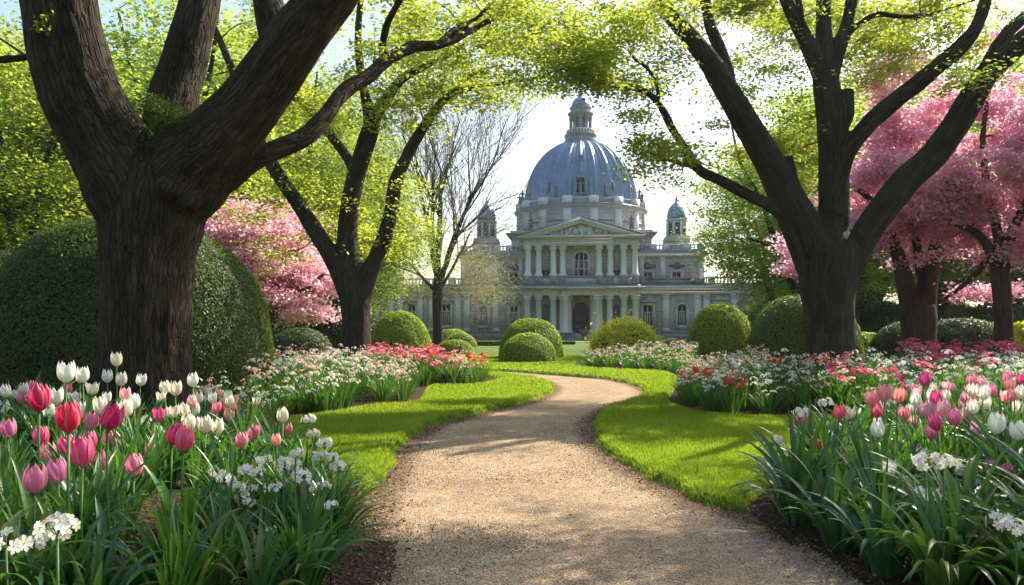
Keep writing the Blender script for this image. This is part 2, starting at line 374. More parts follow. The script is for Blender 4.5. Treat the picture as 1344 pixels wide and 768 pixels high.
BEDR = smooth_poly([(1.75, -4), (1.72, 3.8), (1.6, 4.6), (1.56, 5.2), (1.9, 6.0), (2.6, 7.2), (3.2, 8.3), (4.1, 9.4), (4.35, 10.1), tuple(G(1076, 552)), tuple(G(986, 551)), tuple(G(914, 543)), tuple(G(882, 528)), tuple(G(887, 512)), tuple(G(894, 498)), tuple(G(868, 490)), tuple(G(808, 487)), tuple(G(766, 483.5)), (2.3, 26), (4, 27.2)], 3)
BEDR = np.vstack([BEDR, [(17, 27), (20, 12), (18, -4)]])
def bedz(P):
    P = np.asarray(P, float)
    d = np.minimum(poly_sdf(P, BEDL), poly_sdf(P, BEDR)); t = np.clip(-d / 2.0, 0, 1)
    return .03 + .27 * t * t * (3 - 2 * t)
def bz(x, y): return float(bedz([(x, y)])[0])
def lawnz(P, dp, db):
    P3 = np.hstack([P, np.zeros((len(P), 1))])
    j = (fbm(P3, 2.2, 5) - .5) * .16 + (vnoise(P3, 9, 8) - .5) * .05
    t = np.clip((dp + j + .02) / .13, 0, 1); z = -.05 + .115 * t * t * (3 - 2 * t)
    z = z + (fbm(P3, .35, 9) - .5) * .05 * np.clip(dp / .6, 0, 1)
    tb = np.clip((db + .0) / .12, 0, 1); z = np.where(db < .12, np.minimum(z, -.06 + (z + .06) * tb), z)
    return z
def axis(lo, hi, st, far): 
    a = np.arange(lo, hi, st); e = []; d = st; x = a[-1]
    while x < far: d *= 1.35; x += d; e.append(x)
    f = []; d = st; x = lo
    while x > -far: d *= 1.35; x -= d; f.append(x)
    return np.array(f[::-1] + list(a) + e)
def grid(xs, ys):
    X, Y = np.meshgrid(xs, ys); P = np.stack([X.ravel(), Y.ravel()], 1); nx, ny = len(xs), len(ys)
    i = (np.arange(ny-1)[:, None] * nx + np.arange(nx-1)[None]).ravel()
    return P, np.stack([i, i+1, i+nx+1, i+nx], 1)

P, Fa = grid(axis(-8, 9, .07, 900), axis(2.6, 26, .07, 900))
dp = poly_sdf(P, PATH); db = np.minimum(poly_sdf(P, BEDL), poly_sdf(P, BEDR)); z = lawnz(P, dp, db)
t = NT('lawn_ground'); c = t.coord('World'); n1 = t.noise(c, .5, 4); n2 = t.noise(c, 14, 5, .75); n3 = t.noise(c, 60, 3, .7)
cc = t.ramp(n1, [(.3, (.055, .115, .010)), (.7, (.10, .17, .014))]); cc = t.mix(.7, cc, t.ramp(n2, [(.3, (.25, .25, .25)), (.75, (.85, .85, .75))]), 'OVERLAY')
t.col(cc, .8, .2); t.bump(t.math('ADD', n2, n3), .9, .03)
link('lawn', mesh('lawn', np.hstack([P, z[:, None]]), [Fa], t.m, True)).update_tag(); tag(bpy.data.objects['lawn'], kind='structure')

# path sheet: pale sandy gravel, with brown crumbs towards its edges
P, Fa = grid(np.arange(-9, 4.2, .06), np.arange(-4, 24, .06)); dp = poly_sdf(P, PATH)
ok = (dp[Fa] < .22).all(1); Fa = Fa[ok]; u, inv = np.unique(Fa, return_inverse=True); P = P[u]; dp = dp[u]; Fa = inv.reshape(-1, 4)
P3 = np.hstack([P, np.zeros((len(P), 1))]); z = (fbm(P3, 1.5, 3) - .5) * .018 + .012 * np.clip(-dp / 1.4, 0, 1) + (vnoise(P3, 12, 4) - .5) * .004
t = NT('path_gravel'); c = t.coord('World'); n0 = t.noise(c, .9, 5, .7); n1 = t.noise(c, 12, 6, .75)
v = t.n('TexVoronoi'); t.l(c, v.inputs['Vector']); v.inputs['Scale'].default_value = 110
v2 = t.n('TexVoronoi'); t.l(c, v2.inputs['Vector']); v2.inputs['Scale'].default_value = 45
a1 = t.n('Attribute', attribute_name='edge').outputs['Vector']; sp = t.n('SeparateXYZ'); t.l(a1, sp.inputs[0])
cc = t.ramp(v.outputs['Color'], [(.1, (.13, .09, .058)), (.4, (.32, .235, .155)), (.7, (.43, .33, .23)), (.97, (.60, .49, .36))])
cc = t.mix(.65, cc, t.ramp(n0, [(.35, (.36, .32, .29)), (.65, (.62, .59, .55))]), 'OVERLAY')
cc = t.mix(.45, cc, t.ramp(n1, [(.35, (.33, .30, .27)), (.65, (.68, .66, .62))]), 'OVERLAY')
ef = t.math('ADD', sp.outputs[0], t.math('MULTIPLY', t.math('SUBTRACT', n1, .5), 1.6))
cc = t.mix(t.ramp(ef, [(.35, (0, 0, 0)), (.8, (.85, .85, .85))]), cc, t.mix(v2.outputs['Color'], (.05, .03, .018), (.17, .10, .055)))
t.col(cc, .95, .15); t.bump(t.math('ADD', t.math('MULTIPLY', v.outputs['Distance'], .9), n1), .75, .012)
edge = np.clip((dp + .38) / .4, 0, 1)
o = link('path', mesh('path', np.hstack([P, z[:, None]]), [Fa], t.m, True, attr={'edge': np.stack([edge, edge, edge], 1)})); tag(o, kind='structure')

# soil of the flower beds
def soil(name, poly, x0, x1):
    P, Fa = grid(np.arange(x0, x1, .12), np.arange(-4, 27.6, .12)); d = poly_sdf(P, poly); ok = (d[Fa] < .2).all(1); Fa = Fa[ok]
    u, inv = np.unique(Fa, return_inverse=True); P = P[u]; d = d[u]; Fa = inv.reshape(-1, 4); P3 = np.hstack([P, np.zeros((len(P), 1))])
    tt = np.clip(-d / 2, 0, 1); z = .012 - np.clip(d, 0, 1) * .5 + .27 * tt * tt * (3 - 2 * tt) + (fbm(P3, 5, 2) - .5) * .03 * np.clip(-d / .1, 0, 1)
    o = link(name, mesh(name, np.hstack([P, z[:, None]]), [Fa], M['soil'], True)); tag(o, kind='structure')
t = NT('soil'); c = t.coord('World'); n1 = t.noise(c, 9, 6, .75); v = t.n('TexVoronoi'); t.l(c, v.inputs['Vector']); v.inputs['Scale'].default_value = 38
t.col(t.mix(n1, t.mix(v.outputs['Color'], (.025, .016, .010), (.10, .06, .034)), (.045, .028, .016)), .95, .15); t.bump(t.math('ADD', n1, v.outputs['Distance']), 1, .03); M['soil'] = t.m
soil('flower_bed_soil', BEDL, -18, 0); soil('flower_bed_soil', BEDR, 1.6, 20)

rng = np.random.default_rng(7)
def yrots(D, rng):           # matrices whose Y axis is D, random spin
    D = D / np.linalg.norm(D, axis=1)[:, None]; a = rng.normal(size=D.shape); x = np.cross(a, D); x /= np.linalg.norm(x, axis=1)[:, None] + 1e-9
    return np.stack([x, D, np.cross(x, D)], 2)
# grass: blades on the two lawns
M['grass'] = leaf_mat('grass_blade', [(.055, .12, .012), (.10, .18, .016), (.18, .26, .025)], [(.22, .37, .015), (.36, .51, .025), (.53, .65, .05)], .5, rough=.45, nscale=.7, spec=.3)
bl = []
for (y0, y1, dens, hh, ww) in ((4.6, 7.5, 11000, .043, .0036), (7.5, 10.5, 7500, .044, .0048), (10.5, 15, 3600, .048, .008), (15, 22, 1300, .05, .013), (22, 34, 320, .05, .024)):
    xa, xb = (-5.0, 5.6) if y0 < 15 else (-6.5, 9)
    n = int(dens * (y1 - y0) * (xb - xa)); Q = np.stack([rng.uniform(xa, xb, n), rng.uniform(y0, y1, n)], 1)
    if y0 < 12: Q = Q[(Q[:, 0] / Q[:, 1] > -.36) & (Q[:, 0] / Q[:, 1] < .48)]
    dp = poly_sdf(Q, PATH); db = np.minimum(poly_sdf(Q, BEDL), poly_sdf(Q, BEDR)); k = (dp > -.02) & (db > -.04); Q, dp, db = Q[k], dp[k], db[k]
    z = lawnz(Q, dp, db); k = z > -.02; Q, z, dp = Q[k], z[k], dp[k]; n = len(Q)
    clump = fbm(np.hstack([Q, np.zeros((n, 1))]), 3.5, 21)
    D = np.stack([rng.normal(0, .38, n), rng.normal(0, .38, n), np.ones(n)], 1)
    e = dp < .16; D[e] += np.stack([rng.normal(0, .5, e.sum()), rng.normal(-.2, .5, e.sum()), np.zeros(e.sum())], 1)
    s = hh * rng.uniform(.6, 1.35, n) * (.7 + .6 * clump) * np.where(e, 1.35, 1)
    Rm = yrots(D, rng); Rm[:, :, 0] *= (ww / s / .6)[:, None]
    bl.append((scatter(LEAF[0], LEAF[1], np.hstack([Q, (z - .008)[:, None]]), Rm, s)))
off = 0; V = []; Fs = []
for v_, f_ in bl: V.append(v_); Fs.append(f_ + off); off += len(v_)
tag(link('grass', mesh('grass', np.vstack(V), [np.vstack(Fs)], M['grass'])), 'short bright green grass blades covering both lawns beside the gravel path', 'grass', kind='stuff')

# loose gravel and brown litter
OCT = (np.array([(1, 0, 0), (-.9, .1, 0), (.1, 1, 0), (0, -.9, .1), (0, .1, .7), (0, 0, -.7)]), [(0, 2, 4), (2, 1, 4), (1, 3, 4), (3, 0, 4), (2, 0, 5), (1, 2, 5), (3, 1, 5), (0, 3, 5)])
n = 90000; Q = np.stack([rng.uniform(-1.8, 3, n), 3.4 + 7 * rng.uniform(0, 1, n) ** 1.5], 1); d = poly_sdf(Q, PATH); Q = Q[d < .05]; n = len(Q)
t = NT('pebble'); r = t.n('NewGeometry').outputs['Random Per Island']; t.col(t.ramp(r, [(0, (.12, .08, .05)), (.3, (.34, .25, .16)), (.7, (.46, .36, .25)), (1, (.66, .58, .46))]), .85, .3)
v_, f_ = scatter(OCT[0], OCT[1], np.hstack([Q, np.full((n, 1), .006)]), rots(n, rng, 1.2), rng.gamma(3, .0009, n) + .0012)
tag(link('gravel', mesh('gravel', v_, [f_], t.m)), 'loose pale brown gravel grains lying on the winding path', 'gravel', kind='stuff')
n = 150000; Q = np.stack([rng.uniform(-3.2, 3.6, n), rng.uniform(3.2, 14, n)], 1); d = poly_sdf(Q, PATH); k = rng.uniform(0, 1, n) < np.exp(-((d + .05) / .14) ** 2) * .75 + .007 * (d < 0); Q = Q[k]; d = d[k]
n2 = 14000; Q2 = np.stack([rng.uniform(-3.4, 4.2, n2), rng.uniform(2.8, 9, n2)], 1); b2 = np.minimum(poly_sdf(Q2, BEDL), poly_sdf(Q2, BEDR)); k2 = (b2 < .1) & (b2 > -.7)
z = np.concatenate([np.full(len(Q), .014), bedz(Q2[k2]) + .012]); Q = np.vstack([Q, Q2[k2]]); n = len(Q)
t = NT('litter'); r = t.n('NewGeometry').outputs['Random Per Island']; t.col(t.ramp(r, [(0, (.04, .022, .012)), (.45, (.13, .07, .035)), (.8, (.24, .14, .07)), (1, (.42, .28, .16))]), .85, .2)
v_, f_ = scatter(LEAF[0], LEAF[1], np.hstack([Q, z[:, None]]), rots(n, rng, .5), rng.gamma(3, .0045, n) + .004)
tag(link('litter', mesh('litter', v_, [f_], t.m)), 'brown bark chips and dry leaf litter along the path edges', 'leaf litter', kind='stuff')
# ------------------------------------------------------------------ flowers: shared meshes
def petal_grid(H, Rr, ang, open_, wmul=1.0, rin=1.0, nu=8, nv=6, lean=0, rng=None):
    us = np.linspace(0, 1, nu); V = []
    ru = np.interp(us, [0, .12, .32, .55, .8, 1], [.22, .72, 1, 1.0 + .06*open_, .86 + .38*open_, .52 + .9*open_])
    wu = np.interp(us, [0, .2, .5, .75, .92, 1], [30, 36, 37, 31, 17, 2]) * wmul
    for u, r, wd in zip(us, ru, wu):
        for v in np.linspace(-1, 1, nv):
            a = ang + R(wd) * v; rr = Rr * r * rin * (1 - .16 * v * v * (1 - .5 * u) + .06 * abs(v)**3 * u)
            V.append((rr * math.cos(a), rr * math.sin(a), H * (u - .09 * v * v * u) * (1 - .12 * open_)))
    Fc = [(i*nv+j, i*nv+j+1, (i+1)*nv+j+1, (i+1)*nv+j) for i in range(nu-1) for j in range(nv-1)]
    return V, Fc
def tulip_head(name, open_, mat, seed, fringe=False):
    rg = np.random.default_rng(seed); mb = MB(); at = []
    for k in range(6):
        V, Fc = petal_grid(.098 * rg.uniform(.92, 1.06) * (.97 if k % 2 else 1), .0345, R(60 * k) + rg.normal(0, .08), open_ + rg.normal(0, .08) + (.1 if k % 2 == 0 else 0), 1.12, .88 if k % 2 else 1.04)
        mb.add(V, Fc); at += [(v, u, 0) for u in np.linspace(0, 1, 8) for v in np.linspace(-1, 1, 6)]
    return mesh(name, np.vstack(mb.v), [np.array(mb.f[4])], mat, True, attr={'petal': at})
TU = {}
def tulip_mesh(c, v):
    if (c, v) not in TU: TU[c, v] = tulip_head('blossom', (.05, .22, -.08, .65)[v], M['tu_' + c], 10 * v + 3)
    return TU[c, v]
def strap(L, wd, bend, az, curl=0, nseg=9, root=(0, 0, 0), fold=.35, twist=0, rise=1.35):
    """a folded strap leaf: starts near vertical and bends over"""
    V = []; p = np.array(root, float); a = bend[0]; da = (bend[1] - bend[0]) / nseg
    h = np.array((math.cos(az), math.sin(az), 0)); sd = np.array((-math.sin(az), math.cos(az), 0)); st = L / nseg
    for i in range(nseg + 1):
        u = i / nseg; wv = wd * min(1, .55 + 1.6 * u) * (1 - max(0, (u - .45) / .55) ** 1.7) + .0008
        d = h * math.sin(a) + np.array((0, 0, 1)) * math.cos(a); nrm = -h * math.cos(a) + np.array((0, 0, 1)) * math.sin(a)
        s2 = sd * math.cos(twist * u) + nrm * math.sin(twist * u); q = p + sd * curl * u * u
        V += [q - s2 * wv * .5 + nrm * wv * fold * .5, q, q + s2 * wv * .5 + nrm * wv * fold * .5]
        p = p + d * st; a += da * (.4 + 1.2 * u)
    Fc = []
    for i in range(nseg):
        for j in (0, 1): Fc.append((i*3+j, i*3+j+1, i*3+j+4, i*3+j+3))
    return V, Fc
def strap_clump(name, n, L, wd, mat, seed, spread=.10, bmax=2.2, nseg=9, lo=.1, side=None):
    rg = np.random.default_rng(seed); mb = MB()
    for k in range(n):
        az = rg.uniform(0, 2*np.pi) if side is None else side + rg.normal(0, .75)
        outer = rg.uniform(0, 1) ** .65; a1 = lo + outer * bmax
        V, Fc = strap(L * rg.uniform(.65, 1.1) * (1 - .15 * outer), wd * rg.uniform(.75, 1.2), (.03 + .35 * outer, a1), az, rg.normal(0, .05), nseg,
                      (spread * outer * math.cos(az) * .8, spread * outer * math.sin(az) * .8, 0), rg.uniform(.2, .5), rg.normal(0, .4))
        mb.add(V, Fc)
    return mb.me(name, mat, True)
CLUMP_BIG = [strap_clump('foliage', 36, .66, .042, M['strap_blue' if s % 2 else 'strap'], s, .13, 2.5, 12, .2) for s in range(6)]
CLUMP_UP = [strap_clump('foliage', 26, .50, .022, M['strap'], 20 + s, .10, 1.0, 7) for s in range(5)]
CLUMP_MID = [strap_clump('foliage', 60, .56, .020, M['strap'], 40 + s, .20, 1.5, 6) for s in range(4)]
TLEAF = []
for s in range(6):
    rg = np.random.default_rng(s + 70); V, Fc = strap(.34 * rg.uniform(.85, 1.15), .042, (.12, .55 + rg.uniform(0, .7)), 0, rg.normal(0, .03), 8, (0.005, 0, 0), .5, rg.normal(0, .5))
    TLEAF.append(MB().add(V, Fc).me('leaf', M['strap_blue' if s % 2 else 'strap'], True))
STEM = MB().tube([(0, 0, 0), (.004, .002, .33), (-.003, .003, .66), (0, 0, 1)], [.0048, .0042, .004, .0045], 6).me('stem', M['stem'], True)
def floret(mb, c, d, s, rg, n=6, lo=False):
    """small six-petalled star flower at c facing d"""
    d = d / np.linalg.norm(d); a = np.cross(d, (.3, .5, .8)); a /= np.linalg.norm(a); b = np.cross(d, a)
    ph = rg.uniform(0, 6)
    for k in range(n):
        t = ph + 2 * math.pi * k / n; r = a * math.cos(t) + b * math.sin(t); q = -a * math.sin(t) + b * math.cos(t)
        if lo: mb.add([c, c + r*s*.6 + q*s*.34 + d*s*.2, c + r*s + d*s*.12, c + r*s*.6 - q*s*.34 + d*s*.2], [(0, 1, 2, 3)])
        else: mb.add([c, c + r*s*.35 + q*s*.22 + d*s*.14, c + r*s*.75 + q*s*.30 + d*s*.2, c + r*s*1.05 + d*s*.10, c + r*s*.75 - q*s*.30 + d*s*.2, c + r*s*.35 - q*s*.22 + d*s*.14, c + r*s*.55 + d*s*.10],
                    [(0, 1, 6), (1, 2, 6), (2, 3, 6), (3, 4, 6), (4, 5, 6), (5, 0, 6)])
def umbel(name_mats, n, Rr, s, seed):
    rg = np.random.default_rng(seed); pet = MB(); cen = MB(); stm = MB()
    for k in range(n):
        th = math.acos(1 - rg.uniform(0, 1) * 1.25); ph = k * 2.4 + rg.normal(0, .3)
        d = np.array((math.sin(th)*math.cos(ph), math.sin(th)*math.sin(ph), math.cos(th))); c = d * Rr * rg.uniform(.75, 1.1) * np.array((1, 1, .75))
        dd = d + rg.normal(0, .3, 3); floret(pet, c, dd, s * rg.uniform(.8, 1.25), rg)
        dn = dd / np.linalg.norm(dd); cc = c + dn * s * .16; cen.lathe([(.0, -s*.05), (s*.14, 0), (s*.15, s*.1), (0.0, s*.17)], 0, 0, 6, False)
        cen.v[-1] = cen.v[-1] + cc
        stm.tube([(0, 0, -Rr * .35), c * .5, c], .0014, 4, False)
    return pet.me('blossom', M['wfl']), cen.me('flower_centre', M['yellow']), stm.me('flower_stalk', M['stem'], True)
UMB = [umbel(None, n, .072, .031, s) for s, n in ((1, 12), (2, 10), (3, 14), (4, 8))]

def add_tulip(x, y, ztop, color, s=1.0, lean=0, leana=0, variant=0, leaves=3, parts=True, rg=random):
    """ztop = height of the middle of the blossom"""
    z0 = bz(x, y) - .02; H = max(ztop - z0 - .05 * s, .12)
    o = empty('tulip', (x, y, z0), rg.uniform(0, 6.28)); o['category'] = 'tulip'
    st = link('stem', STEM, o); st.scale = (s, s, H)
    st.rotation_euler = (0, 0, 0)
    b = link('blossom', tulip_mesh(color, variant), o, (0, 0, H - .004)); b.scale = (s, s, s)
    if lean:
        # lean is in world x (positive = to the right)
        v = Vector((math.cos(leana) * lean, math.sin(leana) * lean, 0)); v.rotate(Matrix.Rotation(-o.rotation_euler[2], 3, 'Z'))
        b.rotation_euler = Vector((v.x, v.y, 1)).to_track_quat('Z', 'Y').to_euler()
    for k in range(leaves):
        l = link('leaf', TLEAF[rg.randrange(6)], o, (0, 0, .0)); l.rotation_euler = (0, 0, k * 2.2 + rg.uniform(-.5, .5)); q = rg.uniform(.85, 1.35) * min(1.1, .55 + H * .8); l.scale = (q, q, q)
    return o

rr = random.Random(11)
TUL = []      # (object, px, color word, bed)
WORD = dict(crimson='crimson', red='coral red', magenta='magenta', pink='deep pink', salmon='salmon pink', pale='pale pink', white='white', cream='cream')
def from_photo(px, py, h, c, side, lean=0, v=0, s0=.112):
    Y = F * s0 / h; Z = EYE - (py - HY) / F * Y
    if Z < .45: Y = (EYE - .45) * F / (py - HY)
    if Z > 1.0: Y = max((EYE - 1.0) * F / max(py - HY, 1), Y * .8); Y = min(Y, 6.6)
    Z = EYE - (py - HY) / F * Y; x = (px - CX) / F * Y
    s = h * Y / F / .087
    o = add_tulip(x, Y, Z, c, s, lean, rr.choice((0, .3, -.3)) if lean else 0, v, 3, rg=rr)
    TUL.append([o, px, py, h, c, side]); return o
LFT = [(51,519,35,'crimson'),(90,544,39,'crimson'),(141,542,35,'crimson',.5),(225,566,29,'crimson',.45),(240,573,31,'red',.15),(54,570,24,'magenta'),(89,582,26,'magenta'),(108,589,38,'magenta'),
 (128,603,26,'magenta'),(144,576,24,'magenta'),(172,585,23,'magenta'),(176,608,29,'pink'),(45,625,36,'pink'),(76,615,32,'pink'),(163,563,17,'pink'),(120,550,22,'pink'),(29,519,18,'pink'),(317,576,21,'salmon'),
 (330,565,20,'pink',.3),(155,544,16,'pale'),(363,576,16,'salmon'),(379,561,13,'pink'),(371,543,19,'cream'),(308,532,14,'pale'),(301,542,17,'pale'),(281,541,14,'salmon'),
 (87,486,27,'white',0,1),(109,490,20,'white',0,1),(141,492,17,'white'),(159,496,18,'cream'),(153,470,18,'cream',0,1),(184,497,16,'white',.2,1),(121,508,18,'cream',0,3),(217,507,17,'cream'),(230,508,19,'cream',.1,1),
 (253,497,18,'white'),(74,518,22,'white',0,1),(98,520,18,'white',0,3),(165,534,22,'cream'),(176,525,20,'white'),(131,530,22,'cream',0,1),(18,516,15,'white',0,3),(260,521,16,'cream'),(241,536,18,'cream',0,1),
 (255,536,17,'white'),(247,553,22,'cream',0,1),(260,556,20,'white'),(270,555,22,'cream'),(286,558,20,'cream',0,1),(207,566,15,'cream'),(192,553,18,'white'),(64,536,20,'white',0,3),(108,536,20,'white',0,1),(10,560,24,'pink'),(63,592,25,'pink'),(118,576,24,'magenta'),(195,590,22,'pink'),(150,600,24,'magenta'),(6,533,18,'white'),(40,548,16,'white'),(215,545,14,'white'),(200,533,14,'cream')]
RGT = [(1213,496,19,'magenta'),(1144,520,21,'salmon'),(1161,513,22,'salmon',0,1),(1178,516,20,'salmon',.2,1),(1151,536,21,'red'),(1101,539,20,'red'),(1048,549,19,'red',.2),(1076,578,19,'red',-.9),(1188,540,19,'salmon'),
 (1222,564,22,'pink'),(1231,551,23,'magenta',-.3),(1237,533,22,'pale'),(1228,520,20,'magenta'),(1206,531,17,'pale'),(1200,551,16,'pale'),(1254,545,22,'pink'),(1268,540,19,'pale'),(1279,529,19,'pink',-.2),(1283,561,21,'pale'),
 (1312,560,20,'pale'),(1300,611,19,'pink'),(1316,614,19,'magenta',.5),(1276,498,17,'salmon'),(1288,500,17,'pale'),(1248,509,12,'pink'),(1321,494,17,'pink'),(1339,497,17,'magenta'),(1219,533,20,'pale'),
 (1153,561,22,'white'),(1166,611,21,'white',.1,3),(1084,558,16,'white',0,3),(1087,571,16,'white'),(1114,540,18,'cream',0,3),(1020,575,14,'white',.2,3),(1211,593,18,'white',0,3),(1201,523,18,'white'),(1241,518,15,'cream'),
 (1277,511,18,'white',0,1),(1290,514,19,'white'),(1294,526,18,'white',0,1),(1307,553,27,'white'),(1321,518,18,'white',0,3),(1334,533,19,'white',0,1),(1336,563,25,'white',0,1),(1340,513,18,'white'),(1268,520,16,'pale'),(1262,530,15,'pale'),(1302,540,17,'pale')]
for a in LFT: from_photo(a[0], a[1], a[2], a[3], 'left', a[4] if len(a) > 4 else rr.uniform(-.12, .12), a[5] if len(a) > 5 else rr.choice((0, 0, 2)))
for a in RGT: from_photo(a[0], a[1], a[2], a[3], 'right', a[4] if len(a) > 4 else rr.uniform(-.12, .12), a[5] if len(a) > 5 else rr.choice((0, 0, 2)))
# further small tulips that fill the two near beds behind the big ones
def fill(n, pxr, pyr, cols, side, yr):
    for _ in range(n):
        px = rr.uniform(*pxr); Y = rr.uniform(*yr); x = (px - CX) / F * Y
        if min(poly_sdf([(x, Y)], BEDL)[0], poly_sdf([(x, Y)], BEDR)[0]) > -.25: continue
        zt = bz(x, Y) + rr.uniform(.42, .58); c = rr.choice(cols)
        py = HY + (EYE - zt) * F / Y
        o = add_tulip(x, Y, zt, c, rr.uniform(.95, 1.15), rr.uniform(-.15, .15), 0, rr.choice((0, 1, 2, 3)), 2, rg=rr); TUL.append([o, px, py, F * .1 / Y, c, side + '_back'])
fill(22, (0, 340), None, ['white', 'pink', 'cream', 'magenta', 'white', 'pale'], 'left', (5.4, 7.4))
fill(12, (250, 420), None, ['white', 'salmon', 'cream'], 'left', (6.8, 9.2))
fill(22, (1150, 1345), None, ['white', 'pink', 'pale', 'salmon', 'white', 'white', 'pale', 'cream'], 'right', (5.6, 8.2))
# labels: ordinal from the left inside each colour of each bed
ORD = ['leftmost', 'second from left', 'third from left', 'fourth from left', 'fifth from left', 'sixth from left', 'seventh from left', 'eighth from left', 'ninth from left', 'tenth from left', 'eleventh from left', 'twelfth from left']
PLACE = dict(left='in the near bed before the thick trunk', right='in the near bed right of the path', left_back='in the back rows of the left bed', right_back='in the back rows of the right bed')
grp = {}
for t_ in TUL: grp.setdefault((t_[4], t_[5]), []).append(t_)
for (c, side), L in grp.items():
    L.sort(key=lambda t_: t_[1]); n = len(L)
    for i, t_ in enumerate(L):
        o = t_[0]; o['group'] = 'tulips in the two near flower beds'
        if side.endswith('back') or n > 24: o['label'] = f'small {WORD[c]} tulip {PLACE[side if side.endswith("back") else side + "_back"]}'
        else:
            w_ = ('only' if n == 1 else ORD[i] if i < min(12, (n + 1) // 2) or n <= 1 else ('rightmost' if i == n - 1 else ORD[n - 1 - i].replace('left', 'right')) if n - 1 - i < 12 else '')
            o['label'] = f'{w_} {WORD[c]} tulip {PLACE[side]}'
# strap-leaved clumps along the fronts of the near beds
def put_clump(x, y, me, s, label, rz=None, grpn='strap leaved clumps in the near beds'):
    o = link('strap_leaf_plant', me, None, (x, y, bz(x, y) - .02)); o.rotation_euler = (rr.uniform(-.08, .08), rr.uniform(-.08, .08), rr.uniform(0, 6.28) if rz is None else rz); o.scale = (s, s, s * rr.uniform(.9, 1.1))
    return tag(o, label, 'leafy plant', grpn)
edgeL = [(-1.42, 3.35), (-1.38, 3.85), (-1.5, 4.45), (-1.62, 5.05), (-1.95, 5.8), (-2.2, 6.7), (-2.55, 7.7), (-1.8, 3.0), (-2.2, 3.1), (-2.0, 3.7), (-1.9, 2.75), (-1.22, 4.15), (-1.2, 4.7), (-1.3, 5.3), (-1.5, 5.9), (-1.85, 6.5), (-1.62, 4.05), (-1.02, 4.0), (-1.0, 4.5), (-1.1, 5.0), (-.95, 3.6)]
for i, (x, y) in enumerate(edgeL): put_clump(x, y, CLUMP_BIG[i % 6], rr.uniform(.66, .8) if 3.3 < y < 5.6 else rr.uniform(.75, .95), 'clump of broad arching dark green leaves at the path side of the left bed')
edgeR = [(2.4, 3.55), (2.3, 4.05), (2.15, 4.7), (2.15, 5.35), (2.45, 6.1), (2.85, 6.9), (3.35, 7.8), (2.75, 3.3), (2.8, 4.0), (2.95, 4.7), (2.08, 3.7), (2.0, 4.3), (1.9, 4.9), (1.88, 5.4), (2.2, 5.9), (2.5, 6.5), (1.86, 4.0), (1.95, 3.6), (1.84, 4.5), (2.2, 3.35), (1.8, 5.0), (2.5, 3.1), (2.6, 3.8)]
for i, (x, y) in enumerate(edgeR): put_clump(x, y, CLUMP_BIG[(i + 3) % 6], rr.uniform(.85, 1.08), 'clump of broad arching dark green leaves at the path side of the right bed')
k = 0
for (xa, xb, ya, yb, poly, nn, lab) in ((-5.2, -1.0, 2.7, 8.6, BEDL, 160, 'clump of upright narrow green leaves among the tulips of the left bed'), (2.2, 6.2, 3.0, 9.0, BEDR, 120, 'clump of upright narrow green leaves among the tulips of the right bed')):
    c_ = 0
    while c_ < nn:
        x, y = rr.uniform(xa, xb), rr.uniform(ya, yb)
        if poly_sdf([(x, y)], poly)[0] > -.3 or abs(x / y) > .68: continue
        me = CLUMP_UP[k % 5] if rr.random() < .7 else CLUMP_BIG[k % 6]
        put_clump(x, y, me, rr.uniform(.62, .9), lab); k += 1; c_ += 1
# white clustered flowers with yellow eyes
def white_cluster(px, py, dia, lab, v=0, Y0=None):
    Y = Y0 or F * .112 / dia; Z = EYE - (py - HY) / F * Y
    if Z < .3: Y = (EYE - .3) * F / (py - HY); Z = .3
    if Z > .8: Y = (EYE - .8) * F / (py - HY); Z = .8
    x = (px - CX) / F * Y; z0 = bz(x, Y) - .02; s = dia * Y / F / .15
    o = empty('white_cluster_flower', (x, Y, z0), rr.uniform(0, 6)); tag(o, lab, 'flower', 'white clustered flowers in the near beds')
    H = Z - z0; st = link('stem', STEM, o); st.scale = (.9, .9, max(H - .02, .05))
    p, c, q = UMB[v % 4]
    b = link('blossom', p, o, (0, 0, H)); b.scale = (s, s, s); link('flower_centre', c, b); link('flower_stalk', q, b)
WCL = [(75,694,52,'white star flower cluster low in the left bed, largest beside the bottom left corner'),(62,708,40,'white star flower cluster just under the largest one in the left bed'),(8,712,45,'white star flower cluster cut by the left edge of the photo'),(50,760,36,'white star flower cluster cut by the bottom edge of the photo')]
for a in WCL: white_cluster(a[0], a[1], a[2], a[3], rr.randrange(4))
for (px, py, dd) in ((298,630,28),(312,640,26),(329,617,34),(333,641,34),(327,660,20),(382,615,36),(395,626,32),(426,582,24),(404,551,22),(421,599,26),(444,612,26),(286,622,26),(345,602,26),(318,652,26),(402,640,26),(362,640,22),(388,596,22),(410,570,20),(425,639,22),(434,663,22),(355,696,18),(294,652,20),(372,608,28),(436,600,20)):
    white_cluster(px, py, dd * .82, 'white star flower cluster above the arching leaves at the right end of the left bed', rr.randrange(4), rr.uniform(3.75, 4.4) if py > 585 else rr.uniform(4.4, 5.0))
